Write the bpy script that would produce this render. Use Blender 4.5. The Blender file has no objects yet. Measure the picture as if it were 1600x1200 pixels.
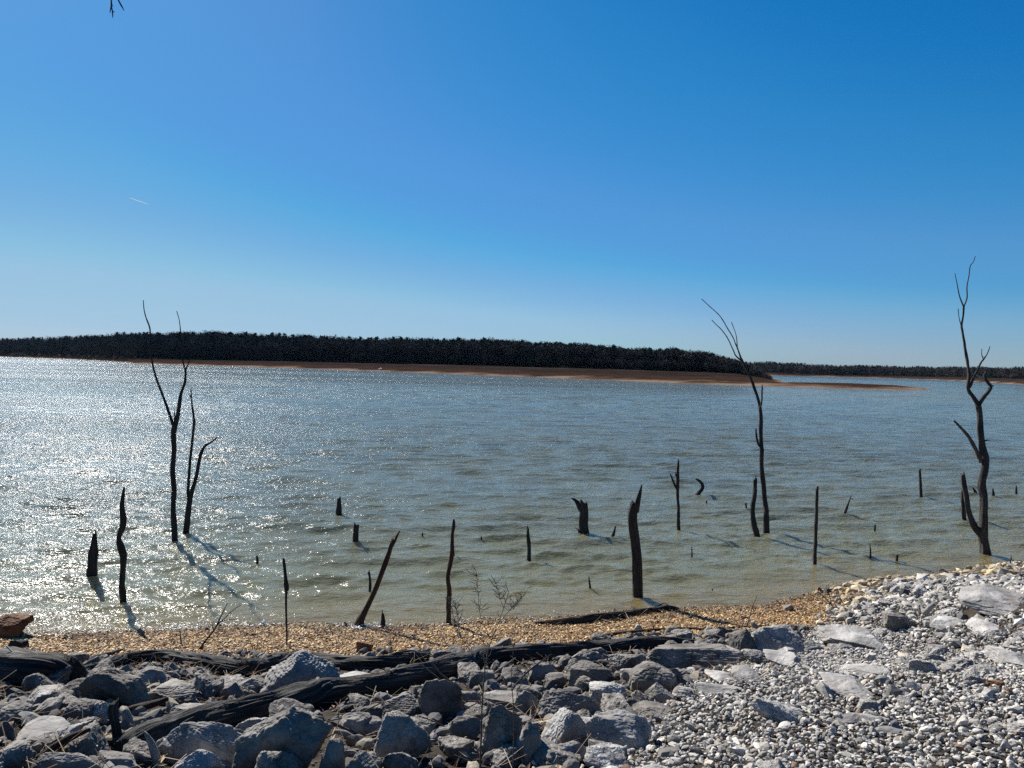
import bpy, bmesh, math, random
import numpy as np
from mathutils import Vector, Matrix, Euler
R = math.radians
rng = np.random.default_rng(7); random.seed(7)
S = bpy.context.scene; COL = S.collection

# ------------------------------------------------------------------ camera
CAMH = 3.6; F = 1202.0
cam = bpy.data.objects.new('camera', bpy.data.cameras.new('camera')); COL.objects.link(cam)
ROT = Euler((R(90) - math.atan(29/F), 0, 0)).to_matrix() @ Matrix.Rotation(math.atan(0.0235), 3, 'Z')
cam.matrix_world = Matrix.Translation((0, 0, CAMH)) @ ROT.to_4x4()
cam.data.sensor_width = 36; cam.data.lens = F/1600*36
cam.data.clip_start = 0.05; cam.data.clip_end = 60000
S.camera = cam
# ------------------------------------------------------------------ world and sun
SUN_EL, SUN_AZ = R(36), R(-34.5)         # azimuth from straight ahead, minus = left
W = bpy.data.worlds.new('World'); S.world = W; W.use_nodes = True
nt = W.node_tree; bgn = nt.nodes['Background']
sky = nt.nodes.new('ShaderNodeTexSky'); sky.sky_type = 'NISHITA'; sky.sun_disc = False
sky.sun_elevation = SUN_EL; sky.sun_rotation = SUN_AZ
sky.altitude = 150; sky.air_density = 1.0; sky.dust_density = 0.25; sky.ozone_density = 3.0
gm = nt.nodes.new('ShaderNodeGamma'); gm.inputs[1].default_value = 1.0
hs = nt.nodes.new('ShaderNodeHueSaturation'); hs.inputs['Saturation'].default_value = 1.22; hs.inputs['Value'].default_value = 1.0
nt.links.new(sky.outputs[0], gm.inputs[0]); nt.links.new(gm.outputs[0], hs.inputs['Color']); EXPO = 0.95; K = .085/4
cs = nt.nodes.new('ShaderNodeVectorMath'); cs.operation = 'SCALE'; cs.inputs['Scale'].default_value = K; nt.links.new(hs.outputs[0], cs.inputs[0])
cv = nt.nodes.new('ShaderNodeRGBCurve'); cv.mapping.extend = 'EXTRAPOLATED'     # a colder, deeper camera rendition of the same sky
for ch, pts in ((0, [(0, 0), (.07, .0065), (.13, .042), (.188, .086), (.281, .100), (.377, .185), (.562, .31), (.936, .38), (2, .8), (4, 3)]),
                (1, [(0, 0), (.18, .162), (.242, .23), (.3, .268), (.38, .315), (.44, .338), (.52, .405), (.6, .435), (.729, .53), (.99, .57), (2, 1.1), (4, 3.1)]),
                (2, [(0, 0), (.38, .48), (.5, .58), (.6, .66), (.66, .70), (.75, .735), (1, .75), (2, 1.3), (4, 3.2)])):
    c = cv.mapping.curves[ch]
    while len(c.points) < len(pts): c.points.new(.5, .5)
    for q, (a, b) in zip(c.points, pts): q.location = (a/4, b/4); q.handle_type = 'VECTOR'
cv.mapping.update(); nt.links.new(cs.outputs[0], cv.inputs['Color'])
c2 = nt.nodes.new('ShaderNodeVectorMath'); c2.operation = 'SCALE'; c2.inputs['Scale'].default_value = 40/2**EXPO; nt.links.new(cv.outputs[0], c2.inputs[0])
nt.links.new(c2.outputs[0], bgn.inputs[0]); bgn.inputs[1].default_value = 0.1
sl = bpy.data.lights.new('sun', 'SUN'); sl.energy = 5.0; sl.angle = R(0.53); sl.color = (1, .96, .9)
sun = bpy.data.objects.new('sun', sl); COL.objects.link(sun)
sd = Vector((math.sin(SUN_AZ)*math.cos(SUN_EL), math.cos(SUN_AZ)*math.cos(SUN_EL), math.sin(SUN_EL)))
sun.rotation_euler = sd.to_track_quat('Z', 'Y').to_euler(); sun.location = (-40, 50, 60)
S.view_settings.view_transform = 'Standard'; S.view_settings.look = 'None'
S.view_settings.exposure = EXPO; S.view_settings.gamma = 1; S.view_settings.use_curve_mapping = False
S.cycles.use_denoising = False
S.cycles.max_bounces = 6; S.cycles.diffuse_bounces = 3; S.cycles.glossy_bounces = 3
S.cycles.sample_clamp_indirect = 4; S.cycles.sample_clamp_direct = 6.0; S.cycles.caustics_reflective = False
S.cycles.caustics_refractive = False

# ------------------------------------------------------------------ picture to world
def ray(px, py):
    return ROT @ Vector(((px-800)/F, -(py-600)/F, -1))
def water_pt(px, py, z=0.0):
    d = ray(px, py); t = (z-CAMH)/d.z
    return Vector((d.x*t, d.y*t, z))
def at_y(px, py, Y):
    d = ray(px, py); t = Y/d.y
    return Vector((d.x*t, Y, CAMH+d.z*t))
SH = [(-40, 11.3), (-20, 10.3), (-11, 9.85)] + [tuple(water_pt(a, b))[:2] for a, b in
     [(50, 992), (200, 988), (350, 980), (450, 976), (560, 983), (700, 975), (850, 968), (1000, 955), (1060, 952), (1140, 950), (1200, 945),
      (1270, 927), (1350, 910), (1450, 902), (1530, 890), (1600, 880)]] + [(14, 17.5), (24, 24), (60, 50)]
SHX = np.array([p[0] for p in SH]); SHY = np.array([p[1] for p in SH])
WID = ([-60, 3.0, 4.6, 6, 60], [1.55, 1.5, 1.3, .35, .3])
def shore_s(x, y):
    ys = np.interp(x, SHX, SHY); g = (np.interp(np.asarray(x)+.6, SHX, SHY)-np.interp(np.asarray(x)-.6, SHX, SHY))/1.2
    return (ys-y)/np.sqrt(1+g*g)
# gradient noise -------------------------------------------------
_h = rng.permutation(256); _h = np.concatenate([_h, _h, _h])
_g = rng.normal(size=(256, 3)); _g /= np.linalg.norm(_g, axis=1)[:, None]
def noise3(p):
    p = np.asarray(p, float); i = np.floor(p).astype(int); f = p-i; i &= 255
    u = f*f*f*(f*(f*6-15)+10); o = 0
    for dx in (0, 1):
        for dy in (0, 1):
            for dz in (0, 1):
                h = _h[_h[_h[(i[:, 0]+dx) & 255]+((i[:, 1]+dy) & 255)]+((i[:, 2]+dz) & 255)]
                g = _g[h]; d = (g*(f-np.array([dx, dy, dz]))).sum(1)
                w = (u[:, 0] if dx else 1-u[:, 0])*(u[:, 1] if dy else 1-u[:, 1])*(u[:, 2] if dz else 1-u[:, 2])
                o = o+w*d
    return o*1.6
def fbm(p, n=4, gain=.5):
    o = 0; a = 1
    for k in range(n):
        o = o+a*noise3(np.asarray(p)*(2.03**k)+k*17.3); a *= gain
    return o
def zt(x, y):
    x = np.asarray(x, float); y = np.asarray(y, float); s = shore_s(x, y); w = np.interp(x, *WID)
    z = np.where(s < 0, .11*s, .12*s)
    zb = .12*w+(s-w)*.275
    z = np.where(s > w, zb, z); top = 1.95
    z = np.where(z > top-.5, top-.5*np.exp(-(z-(top-.5))/.5), z)
    z = np.maximum(z, -2.5)
    n = noise3(np.stack([x.ravel()*.8, y.ravel()*.8, 0*x.ravel()], 1)).reshape(x.shape)
    n2 = noise3(np.stack([x.ravel()*.3, y.ravel()*.3, 5+0*x.ravel()], 1)).reshape(x.shape)
    return z+np.clip(s-w+.3, 0, 1)*(.05*n+.05*n2)
def ground_hit(px, py):
    d = ray(px, py); lo = 1.2; t = lo
    T = np.arange(1.2, 22, .03); X = d.x*T; Y = d.y*T; Z = CAMH+d.z*T
    b = np.where(Z < np.maximum(zt(X, Y), 0))[0]
    t = T[b[0]] if len(b) else 22
    return Vector((d.x*t, d.y*t, float(max(zt(d.x*t, d.y*t), 0))))

# ------------------------------------------------------------------ helpers
def mesh_np(name, V, Fc, mat, smooth=False, parent=None, colors=None, attrs=None):
    V = np.asarray(V, np.float32); Fc = np.asarray(Fc, np.int32); k = Fc.shape[1]
    me = bpy.data.meshes.new(name); me.vertices.add(len(V)); me.vertices.foreach_set('co', V.ravel())
    me.loops.add(Fc.size); me.loops.foreach_set('vertex_index', Fc.ravel())
    me.polygons.add(len(Fc)); me.polygons.foreach_set('loop_start', np.arange(0, Fc.size, k, dtype=np.int32))
    me.polygons.foreach_set('loop_total', np.full(len(Fc), k, np.int32))
    me.polygons.foreach_set('use_smooth', np.full(len(Fc), smooth))
    me.update(calc_edges=True); me.validate()
    if colors is not None:
        a = me.attributes.new('tint', 'FLOAT_COLOR', 'POINT')
        c = np.ones((len(V), 4), np.float32); c[:, :3] = colors; a.data.foreach_set('color', c.ravel())
    for nme, v in (attrs or {}).items():
        a = me.attributes.new(nme, 'FLOAT', 'POINT'); a.data.foreach_set('value', np.asarray(v, np.float32))
    me.materials.append(mat)
    o = bpy.data.objects.new(name, me); COL.objects.link(o)
    if parent: o.parent = parent
    return o
def tag(o, label=None, cat=None, group=None, kind=None):
    if label: o['label'] = label
    if cat: o['category'] = cat
    if group: o['group'] = group
    if kind: o['kind'] = kind
    return o
def empty(name, loc):
    o = bpy.data.objects.new(name, None); o.location = loc; o.empty_display_size = .1; COL.objects.link(o); return o

class M:
    def __init__(s, name, rough=.9, spec=.3):
        s.m = bpy.data.materials.new(name); s.m.use_nodes = True; s.t = s.m.node_tree; s.b = s.t.nodes['Principled BSDF']
        s.b.inputs['Roughness'].default_value = rough; s.b.inputs['Specular IOR Level'].default_value = spec
        s.tc = s.n('ShaderNodeTexCoord')
    def n(s, t, **kw):
        x = s.t.nodes.new(t)
        for k, v in kw.items():
            if k in x.inputs: x.inputs[k].default_value = v
            else: setattr(x, k, v)
        return x
    def l(s, a, b): s.t.links.new(a, b)
    def vec(s, scale=(1, 1, 1), out='Object'):
        m = s.n('ShaderNodeMapping'); m.inputs['Scale'].default_value = scale; s.l(s.tc.outputs[out], m.inputs[0]); return m.outputs[0]
    def noise(s, scale, detail=4, rough=.55, v=None, dist=0):
        x = s.n('ShaderNodeTexNoise', Scale=scale, Detail=detail, Roughness=rough, Distortion=dist); s.l(v or s.vec(), x.inputs['Vector']); return x.outputs['Fac']
    def ramp(s, fac, stops):
        x = s.n('ShaderNodeValToRGB'); e = x.color_ramp.elements
        while len(e) < len(stops): e.new(.5)
        for q, (p, c) in zip(e, stops): q.position = p; q.color = (*c, 1) if len(c) == 3 else c
        s.l(fac, x.inputs[0]); return x.outputs[0]
    def mix(s, fac, a, b, mode='MIX'):
        x = s.n('ShaderNodeMix'); x.data_type = 'RGBA'; x.blend_type = mode
        for i, v in ((0, fac), (6, a), (7, b)):
            if hasattr(v, 'default_value') or hasattr(v, 'links'): s.l(v, x.inputs[i])
            else: x.inputs[i].default_value = v if i == 0 else (*v, 1)
        return x.outputs[2]
    def math(s, op, a, b=0.0, clamp=False):
        x = s.n('ShaderNodeMath'); x.operation = op; x.use_clamp = clamp
        for i, v in ((0, a), (1, b)):
            if hasattr(v, 'links'): s.l(v, x.inputs[i])
            else: x.inputs[i].default_value = v
        return x.outputs[0]
    def maprange(s, v, a, b, c=0., d=1.):
        x = s.n('ShaderNodeMapRange'); s.l(v, x.inputs[0])
        for i, q in enumerate((a, b, c, d)): x.inputs[i+1].default_value = q
        return x.outputs[0]
    def attr(s, name, out='Fac'):
        x = s.n('ShaderNodeAttribute'); x.attribute_name = name; return x.outputs[out]
    def bump(s, h, strength=.5, dist=.02, nrm=None):
        x = s.n('ShaderNodeBump', Strength=strength, Distance=dist); s.l(h, x.inputs['Height'])
        if nrm: s.l(nrm, x.inputs['Normal'])
        return x.outputs[0]
    def color(s, c):
        if hasattr(c, 'links'): s.l(c, s.b.inputs['Base Color'])
        else: s.b.inputs['Base Color'].default_value = (*c, 1)
    def normal(s, c): s.l(c, s.b.inputs['Normal'])

# rock material: weathered limestone, bluish grey with pale and brown stains
def rock_mat(name, dark, mid, pale, stain, lo=.3, hi=.75):
    m = M(name, .88, .25)
    obi = m.n('ShaderNodeObjectInfo'); off = m.n('ShaderNodeVectorMath'); off.operation = 'ADD'
    cmb = m.n('ShaderNodeCombineXYZ'); sc = m.math('MULTIPLY', obi.outputs['Random'], 37.0)
    for i in range(3): m.l(sc, cmb.inputs[i])
    m.l(m.tc.outputs['Object'], off.inputs[0]); m.l(cmb.outputs[0], off.inputs[1]); v = off.outputs[0]
    n1 = m.noise(3.2, 6, .6, v, .5); n2 = m.noise(12, 4, .6, v); n3 = m.noise(2.2, 3, .5, v)
    c = m.ramp(n1, [(lo, dark), (.5, mid), (hi, pale)])
    c = m.mix(m.maprange(n3, .52, .72, 0, .5), c, stain)
    c = m.mix(m.maprange(n2, .56, .72, 0, .5), c, pale)
    c = m.mix(m.maprange(m.noise(9, 4, .6, v), .56, .70, 0, .6), c, dark)
    val = m.maprange(obi.outputs['Random'], 0, 1, .75, 1.2)
    hv = m.n('ShaderNodeHueSaturation'); m.l(val, hv.inputs['Value']); m.l(c, hv.inputs['Color']); m.color(hv.outputs[0])
    nb = m.bump(m.noise(5, 4, .55, v, .8), .7, .05)
    nb = m.bump(m.noise(20, 3, .55, v), .3, .008, nb)
    m.normal(nb); return m.m
MAT_ROCK = rock_mat('limestone', (.042, .037, .033), (.165, .150, .132), (.36, .33, .29), (.125, .098, .07))
MAT_PALE = rock_mat('pale_limestone', (.11, .104, .098), (.28, .265, .245), (.42, .40, .37), (.22, .185, .15), .25, .65)
MAT_BROWN = rock_mat('brown_sandstone', (.05, .025, .012), (.16, .075, .035), (.28, .15, .08), (.10, .04, .02))
MAT_RED = rock_mat('red_stone', (.04, .018, .014), (.10, .04, .03), (.16, .07, .05), (.06, .03, .03))
def tint_mat(name, rough=.9, spec=.25, b1=40, b2=.004, var=.35):
    m = M(name, rough, spec); a = m.attr('tint', 'Color'); n = m.noise(b1, 4, .6)
    m.color(m.mix(var, a, m.ramp(n, [(.3, (.25, .25, .25)), (.7, (1.5, 1.5, 1.5))]), 'MULTIPLY'))
    m.normal(m.bump(n, .5, b2)); return m.m
MAT_GRAVEL = tint_mat('gravel_stone')
MAT_BEACH = tint_mat('chert_pebble', .65, .4, 60, .003)
def wood_mat(name, dark, mid, pale, stretch=(30, 30, 3), rough=.85, bs=.8):
    m = M(name, rough, .3); v = m.vec((1, 1, 1)); g = m.attr('grain', 'Color')
    # the grain runs along each piece: coordinates stored on the mesh (round, round, along)
    mp = m.n('ShaderNodeMapping'); mp.inputs['Scale'].default_value = stretch; at = m.n('ShaderNodeAttribute'); at.attribute_name = 'grain'
    m.l(at.outputs['Vector'], mp.inputs[0]); n = m.noise(1, 5, .65, mp.outputs[0], .5); n2 = m.noise(3, 4, .6, v)
    c = m.ramp(n, [(.32, dark), (.52, mid), (.72, pale)])
    c = m.mix(m.maprange(n2, .45, .7, 0, .7), c, dark)
    m.color(c); m.normal(m.bump(n, bs, .02)); return m.m
MAT_SNAG = wood_mat('wet_dead_wood', (.012, .010, .009), (.036, .030, .026), (.15, .13, .115))
MAT_BIG = wood_mat('weathered_tree', (.016, .014, .013), (.05, .043, .039), (.2, .18, .165))
MAT_LOG = wood_mat('grey_driftwood', (.008, .008, .008), (.04, .038, .036), (.22, .205, .19), (20, 20, 2.2), .9, 1)
MAT_BARE = wood_mat('bleached_wood', (.14, .12, .10), (.38, .35, .31), (.6, .57, .52))
MAT_RUST = wood_mat('brown_wood', (.018, .011, .008), (.055, .033, .023), (.13, .09, .065))
MAT_WEED = wood_mat('dry_weed_stem', (.09, .075, .06), (.17, .145, .12), (.28, .24, .2))
MAT_TWIG = wood_mat('twig_wood', (.05, .04, .033), (.11, .09, .075), (.2, .17, .14))

# ------------------------------------------------------------------ tubes (trunks, branches, logs)
def catmull(P, step):
    P = np.asarray(P, float)
    if len(P) == 2: n = max(2, int(np.linalg.norm((P[1]-P[0])[:3])/step)+1); t = np.linspace(0, 1, n)[:, None]; return P[0]*(1-t)+P[1]*t
    Q = np.vstack([2*P[0]-P[1], P, 2*P[-1]-P[-2]]); out = []
    for i in range(1, len(Q)-2):
        n = max(2, int(np.linalg.norm((Q[i+1]-Q[i])[:3])/step)); t = np.linspace(0, 1, n, endpoint=False)[:, None]
        out.append(.5*((2*Q[i])+(-Q[i-1]+Q[i+1])*t+(2*Q[i-1]-5*Q[i]+4*Q[i+1]-Q[i+2])*t*t+(-Q[i-1]+3*Q[i]-3*Q[i+1]+Q[i+2])*t**3))
    return np.vstack(out+[Q[-2][None]])
def tube(nodes, seg=10, rough=.12, jag=0., step=None, ridge=.08, closed=True, kink=.0, groove=0.):
    """nodes: list of (x,y,z,r). Returns V, F(quads), grain."""
    P = np.array([tuple(n) for n in nodes], float)
    L = np.linalg.norm(np.diff(P[:, :3], axis=0), axis=1).sum(); rm = P[:, 3].max()
    step = step or max(.012, min(.06, rm*.8)); step = max(step, L/140)
    C = catmull(P, step); C[:, 3] = np.maximum(C[:, 3], .0012); n = len(C)
    if kink > 0:
        q = rng.uniform(0, 99); a = np.stack([np.arange(n)*step*2.2/1, np.full(n, q), np.zeros(n)], 1); e = np.sin(np.linspace(0, math.pi, n))
        C[:, 0] += kink*noise3(a)*e; C[:, 1] += kink*noise3(a+7.7)*e
    T = np.gradient(C[:, :3], axis=0); T /= np.linalg.norm(T, axis=1)[:, None]+1e-9
    up = np.array([0.31, 0.9, 0.2]); U = np.cross(T, up); U /= np.linalg.norm(U, axis=1)[:, None]+1e-9; Wv = np.cross(T, U)
    ang = np.linspace(0, 2*math.pi, seg, endpoint=False); s0 = rng.uniform(0, 200)
    A, I = np.meshgrid(ang, np.arange(n)); along = np.r_[0, np.cumsum(np.linalg.norm(np.diff(C[:, :3], axis=0), axis=1))][I]
    q = np.stack([np.cos(A)*1.6, np.sin(A)*1.6, along/(rm*2.5+1e-6)+s0], -1).reshape(-1, 3)
    q2 = np.stack([np.cos(A)*3.5, np.sin(A)*3.5, along/(rm*9+1e-6)+s0], -1).reshape(-1, 3)
    rr = C[:, 3][I]*(1+rough*1.6*noise3(q).reshape(I.shape)+ridge*1.5*noise3(q2).reshape(I.shape))
    if groove: q3 = np.stack([np.cos(A)*9, np.sin(A)*9, along*1.6+s0], -1).reshape(-1, 3); rr = rr*(1+groove*2*(.3-np.abs(noise3(q3))).reshape(I.shape)+groove*noise3(q3*2.1).reshape(I.shape))
    V = C[:, None, :3]+rr[..., None]*(np.cos(A)[..., None]*U[:, None]+np.sin(A)[..., None]*Wv[:, None])
    if jag > 0:                       # broken top: splinters of uneven length on one side
        j = (rng.random(seg)**1.5)*jag; pk = rng.integers(seg); j = j*.6+jag*np.exp(-((np.arange(seg)-pk+seg/2) % seg-seg/2)**2/(seg*.25)); k = max(2, n//6)
        for a in range(k): V[n-1-a] += T[-1]*(j[:, None]-jag*.45)*(1-a/k)
    V = V.reshape(-1, 3); G = np.stack([np.cos(A)*.5, np.sin(A)*.5, along+s0], -1).reshape(-1, 3)
    i = np.arange(n-1)[:, None]*seg; a = np.arange(seg)[None]; b = (a+1) % seg
    Fq = np.stack([i+a, i+b, i+seg+b, i+seg+a], -1).reshape(-1, 4)
    if closed:
        V = np.vstack([V, C[0, :3], C[-1, :3]-(T[-1]*jag*.3 if jag else 0)]); G = np.vstack([G, [0, 0, s0], [0, 0, s0+L]])
        c0, c1 = len(V)-2, len(V)-1; a = np.arange(seg); b = (a+1) % seg
        e0 = np.stack([b, a, np.full(seg, c0), np.full(seg, c0)], -1); e1 = np.stack([(n-1)*seg+a, (n-1)*seg+b, np.full(seg, c1), np.full(seg, c1)], -1)
        Fq = np.vstack([Fq, e0, e1])
    return V, Fq, G
def tri(F4):
    t = np.vstack([F4[:, :3], F4[:, [0, 2, 3]]]); return t[(t[:, 0] != t[:, 1]) & (t[:, 1] != t[:, 2]) & (t[:, 0] != t[:, 2])]
def tubes_obj(name, parts, mat, parent=None, origin=None, smooth=True):
    Vs, Fs, Gs, o = [], [], [], 0
    for V, Fq, G in parts: Vs.append(V); Fs.append(tri(Fq)+o); Gs.append(G); o += len(V)
    V = np.vstack(Vs); G = np.vstack(Gs)
    if origin is None: origin = np.zeros(3)
    ob = mesh_np(name, V-np.asarray(origin), np.vstack(Fs), mat, smooth, parent)
    a = ob.data.attributes.new('grain', 'FLOAT_VECTOR', 'POINT'); a.data.foreach_set('vector', G.astype(np.float32).ravel())
    if parent is None: ob.location = origin
    return ob

# ------------------------------------------------------------------ SETTING: ground, lake
def grid(xs, ys, zf):
    X, Y = np.meshgrid(xs, ys); Z = zf(X, Y); V = np.stack([X, Y, Z], -1).reshape(-1, 3); w = len(xs); h = len(ys)
    i = (np.arange(h-1)[:, None]*w+np.arange(w-1)[None]).ravel(); return V, np.stack([i, i+1, i+w+1, i+w], -1)
xs = np.r_[np.linspace(-60, -13, 30), np.arange(-12.9, 18, .09), np.linspace(18.2, 70, 40)]
ys = np.r_[np.linspace(-60, -3, 20), np.arange(-2.9, 18, .09), np.linspace(18.2, 70, 40)]
V, Fq = grid(xs, ys, zt)
sx = shore_s(V[:, 0], V[:, 1]); wx = np.interp(V[:, 0], *WID)
m = M('soil_and_grit', 1, .05)
c1 = m.ramp(m.noise(18, 6, .7), [(.3, (.02, .016, .012)), (.6, (.06, .05, .04)), (.8, (.14, .12, .10))])
c2 = m.ramp(m.noise(30, 6, .7), [(.3, (.05, .028, .01)), (.55, (.17, .10, .042)), (.8, (.3, .2, .1))])
m.color(m.mix(m.maprange(m.attr('beach'), .45, .6), c1, c2)); m.normal(m.bump(m.noise(40, 5, .7), .9, .02))
gr = mesh_np('ground', V, Fq, m.m, True, attrs={'beach': np.where(sx < wx+.35, 1., 0.)})
tag(gr, kind='structure')

# lake: a fan of cells that grow with distance, with real waves where the cells are fine enough
na, nr = 900, 1450
th = np.linspace(R(-50), R(50), na); rr = np.geomspace(5.5, 2600, nr)
TH, RR = np.meshgrid(th, rr); X = RR*np.sin(TH); Y = RR*np.cos(TH)
DX = np.zeros_like(X); DY = np.zeros_like(X); Z = np.zeros_like(X)
sp = np.maximum(RR*(th[1]-th[0]), np.gradient(rr)[:, None])
wr = np.random.default_rng(3)
patch = .85+.25*noise3(np.stack([X.ravel()*.045, Y.ravel()*.028, 0*X.ravel()], 1)).reshape(X.shape)
patch2 = np.clip(.9+.6*noise3(np.stack([X.ravel()*.35, Y.ravel()*.35, 3+0*X.ravel()], 1)).reshape(X.shape), .75, 1.22)
shs = -shore_s(X, Y); damp = np.clip(.25+shs/2.2, .12, 1)
for k in range(104):
    lam = 0.17*(8.0**(wr.random()**1.5)) if k > 9 else wr.uniform(1.05, 2.3)
    a = R(180)+wr.normal()*R(13 if lam > .9 else 19)+R(-5)
    kx, ky = math.sin(a)*2*math.pi/lam, math.cos(a)*2*math.pi/lam; ph = wr.uniform(0, 6.28)
    amp = .0078*lam**1.0 if k > 9 else .0034*lam
    fade = np.clip((lam/sp-2.2)/2.5, 0, 1)*amp*damp*(patch if lam > .6 else patch*patch2)
    P = kx*X+ky*Y+ph; Z += fade*np.cos(P); s_ = fade*np.sin(P)*.45
    DX -= s_*math.sin(a); DY -= s_*math.cos(a)
V = np.stack([X+DX, Y+DY, Z], -1).reshape(-1, 3)
i = (np.arange(nr-1)[:, None]*na+np.arange(na-1)[None]).ravel(); Fq = np.stack([i, i+1, i+na+1, i+na], -1)
m = M('lake_water', .1, .75); m.b.inputs['IOR'].default_value = 1.333
c = m.ramp(m.noise(.25, 4, .6), [(.3, (.105, .122, .100)), (.7, (.130, .138, .096))])
c = m.mix(m.attr('shelf'), c, (.15, .135, .060)); c = m.mix(m.maprange(m.attr('near'), .0, 1., 0, .85), c, (.16, .115, .045)); m.color(c)
far = m.attr('far')
big = m.noise(1.0, 2, .5, m.vec((.42, 1.0, 1))); mid = m.noise(1, 3, .6, m.vec((2.2, 5.5, 1))); fine = m.noise(1, 3, .6, m.vec((7, 14, 1)))
gust = m.maprange(m.noise(1, 3, .55, m.vec((.012, .045, 1))), .38, .62, .55, 1.25)
nb = m.bump(m.math('MULTIPLY', big, far), 1.0, .5); m.l(m.math('ADD', m.maprange(m.attr('rng'), 0, 1, .09, .11), m.maprange(m.noise(1, 3, .55, m.vec((.006, .03, 1))), .4, .6, -.02, .02)), m.b.inputs['Roughness'])
x = m.n('ShaderNodeBump', Strength=1.0, Distance=.085); cl = m.maprange(m.attr('rng'), 0, 1, .9, 1.5); m.l(m.math('MULTIPLY', m.math('MULTIPLY', mid, gust), cl), x.inputs['Height']); m.l(nb, x.inputs['Normal'])
y = m.n('ShaderNodeBump', Strength=1.0, Distance=.030); m.l(m.math('MULTIPLY', m.math('MULTIPLY', fine, gust), cl), y.inputs['Height']); m.l(x.outputs[0], y.inputs['Normal'])
m.normal(y.outputs[0]); m.b.subsurface_method = 'BURLEY'; m.b.inputs['Subsurface Weight'].default_value = .45; m.b.inputs['Subsurface Radius'].default_value = (1, .95, .8); m.b.inputs['Subsurface Scale'].default_value = .45
wo = mesh_np('lake_water', V, Fq, m.m, True, attrs={'near': np.clip(1-shs/2.4, 0, 1).ravel()**2, 'shelf': (np.clip(1-shs/11, 0, 1)**1.3).ravel()*.75, 'far': np.clip((RR-35)/60, 0, 1).ravel(), 'rng': (np.clip((RR-12)/130, 0, 1)**.6).ravel()})
tag(wo, kind='structure')

# far land ------------------------------------------------------
def hor(x): return 571+.0235*(x-800)
def land(name, cols, mat, ext):
    # cols: x, [(depth, z), ...]
    cx = np.array([c[0] for c in cols], float); n = len(cols[0][1]); D = np.array([[q[0] for q in c[1]] for c in cols], float); Zs = np.array([[q[1] for q in c[1]] for c in cols], float)
    xx = np.arange(cx[0], cx[-1]+.1, 4.0); Dk = np.array([np.interp(xx, cx, D[:, j]) for j in range(n)]); Zk = np.array([np.interp(xx, cx, Zs[:, j]) for j in range(n)])
    t = []; 
    for j in range(n-1): t += list(np.linspace(j, j+1, 9, endpoint=False))
    t = np.array(t+[n-1.0]); j = np.minimum(t.astype(int), n-2); f = (t-j)[:, None]
    DD = Dk[j]*(1-f)+Dk[j+1]*f; f2 = f*f*(3-2*f) if False else f; ZZ = Zk[j]*(1-f2)+Zk[j+1]*f2
    U = np.broadcast_to((xx-800)/F, DD.shape); X = U*DD
    nz = noise3(np.stack([X.ravel()*.05, DD.ravel()*.08, 0*X.ravel()+ext], 1)).reshape(X.shape)*.3+noise3(np.stack([X.ravel()*.015, DD.ravel()*.03, 0*X.ravel()+ext], 1)).reshape(X.shape)*.5
    edge = np.clip(t/9-0.0, 0, 1)[:, None]; ZZ = ZZ+nz*np.minimum(edge, 1)*np.clip(np.abs(ZZ), 0, 1)
    V = np.stack([X, DD, ZZ], -1).reshape(-1, 3); w = len(xx); h = len(t)
    i = (np.arange(h-1)[:, None]*w+np.arange(w-1)[None]).ravel(); Fq = np.stack([i, i+1, i+w+1, i+w], -1)
    o = mesh_np(name, V, Fq, mat, True); tag(o, kind='structure')
    def h_(px, d):
        Dc = [float(np.interp(px, xx, Dk[q])) for q in range(n)]; Zc = [float(np.interp(px, xx, Zk[q])) for q in range(n)]; return float(np.interp(d, Dc, Zc))
    return h_, (xx, Dk, Zk)
m = M('red_clay_shore', 1, 0)
g = m.n('ShaderNodeSeparateXYZ'); m.l(m.tc.outputs['Object'], g.inputs[0])
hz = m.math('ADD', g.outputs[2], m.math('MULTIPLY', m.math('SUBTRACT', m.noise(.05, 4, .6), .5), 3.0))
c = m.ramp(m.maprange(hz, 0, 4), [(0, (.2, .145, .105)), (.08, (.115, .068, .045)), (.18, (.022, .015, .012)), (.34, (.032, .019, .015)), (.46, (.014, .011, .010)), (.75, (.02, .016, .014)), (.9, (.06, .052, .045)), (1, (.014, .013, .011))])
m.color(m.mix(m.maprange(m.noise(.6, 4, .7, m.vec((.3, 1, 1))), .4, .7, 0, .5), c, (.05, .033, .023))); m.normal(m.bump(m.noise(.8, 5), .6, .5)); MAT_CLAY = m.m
def C(x, d0, d1, z1, d2, z2, d3, z3): return (x, [(d0-14, -1.5), (d0, 0), (d1, z1), (d2, z2), (d3, z3), (d3+60, z3*.9), (d3+220, -1)])
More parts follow.
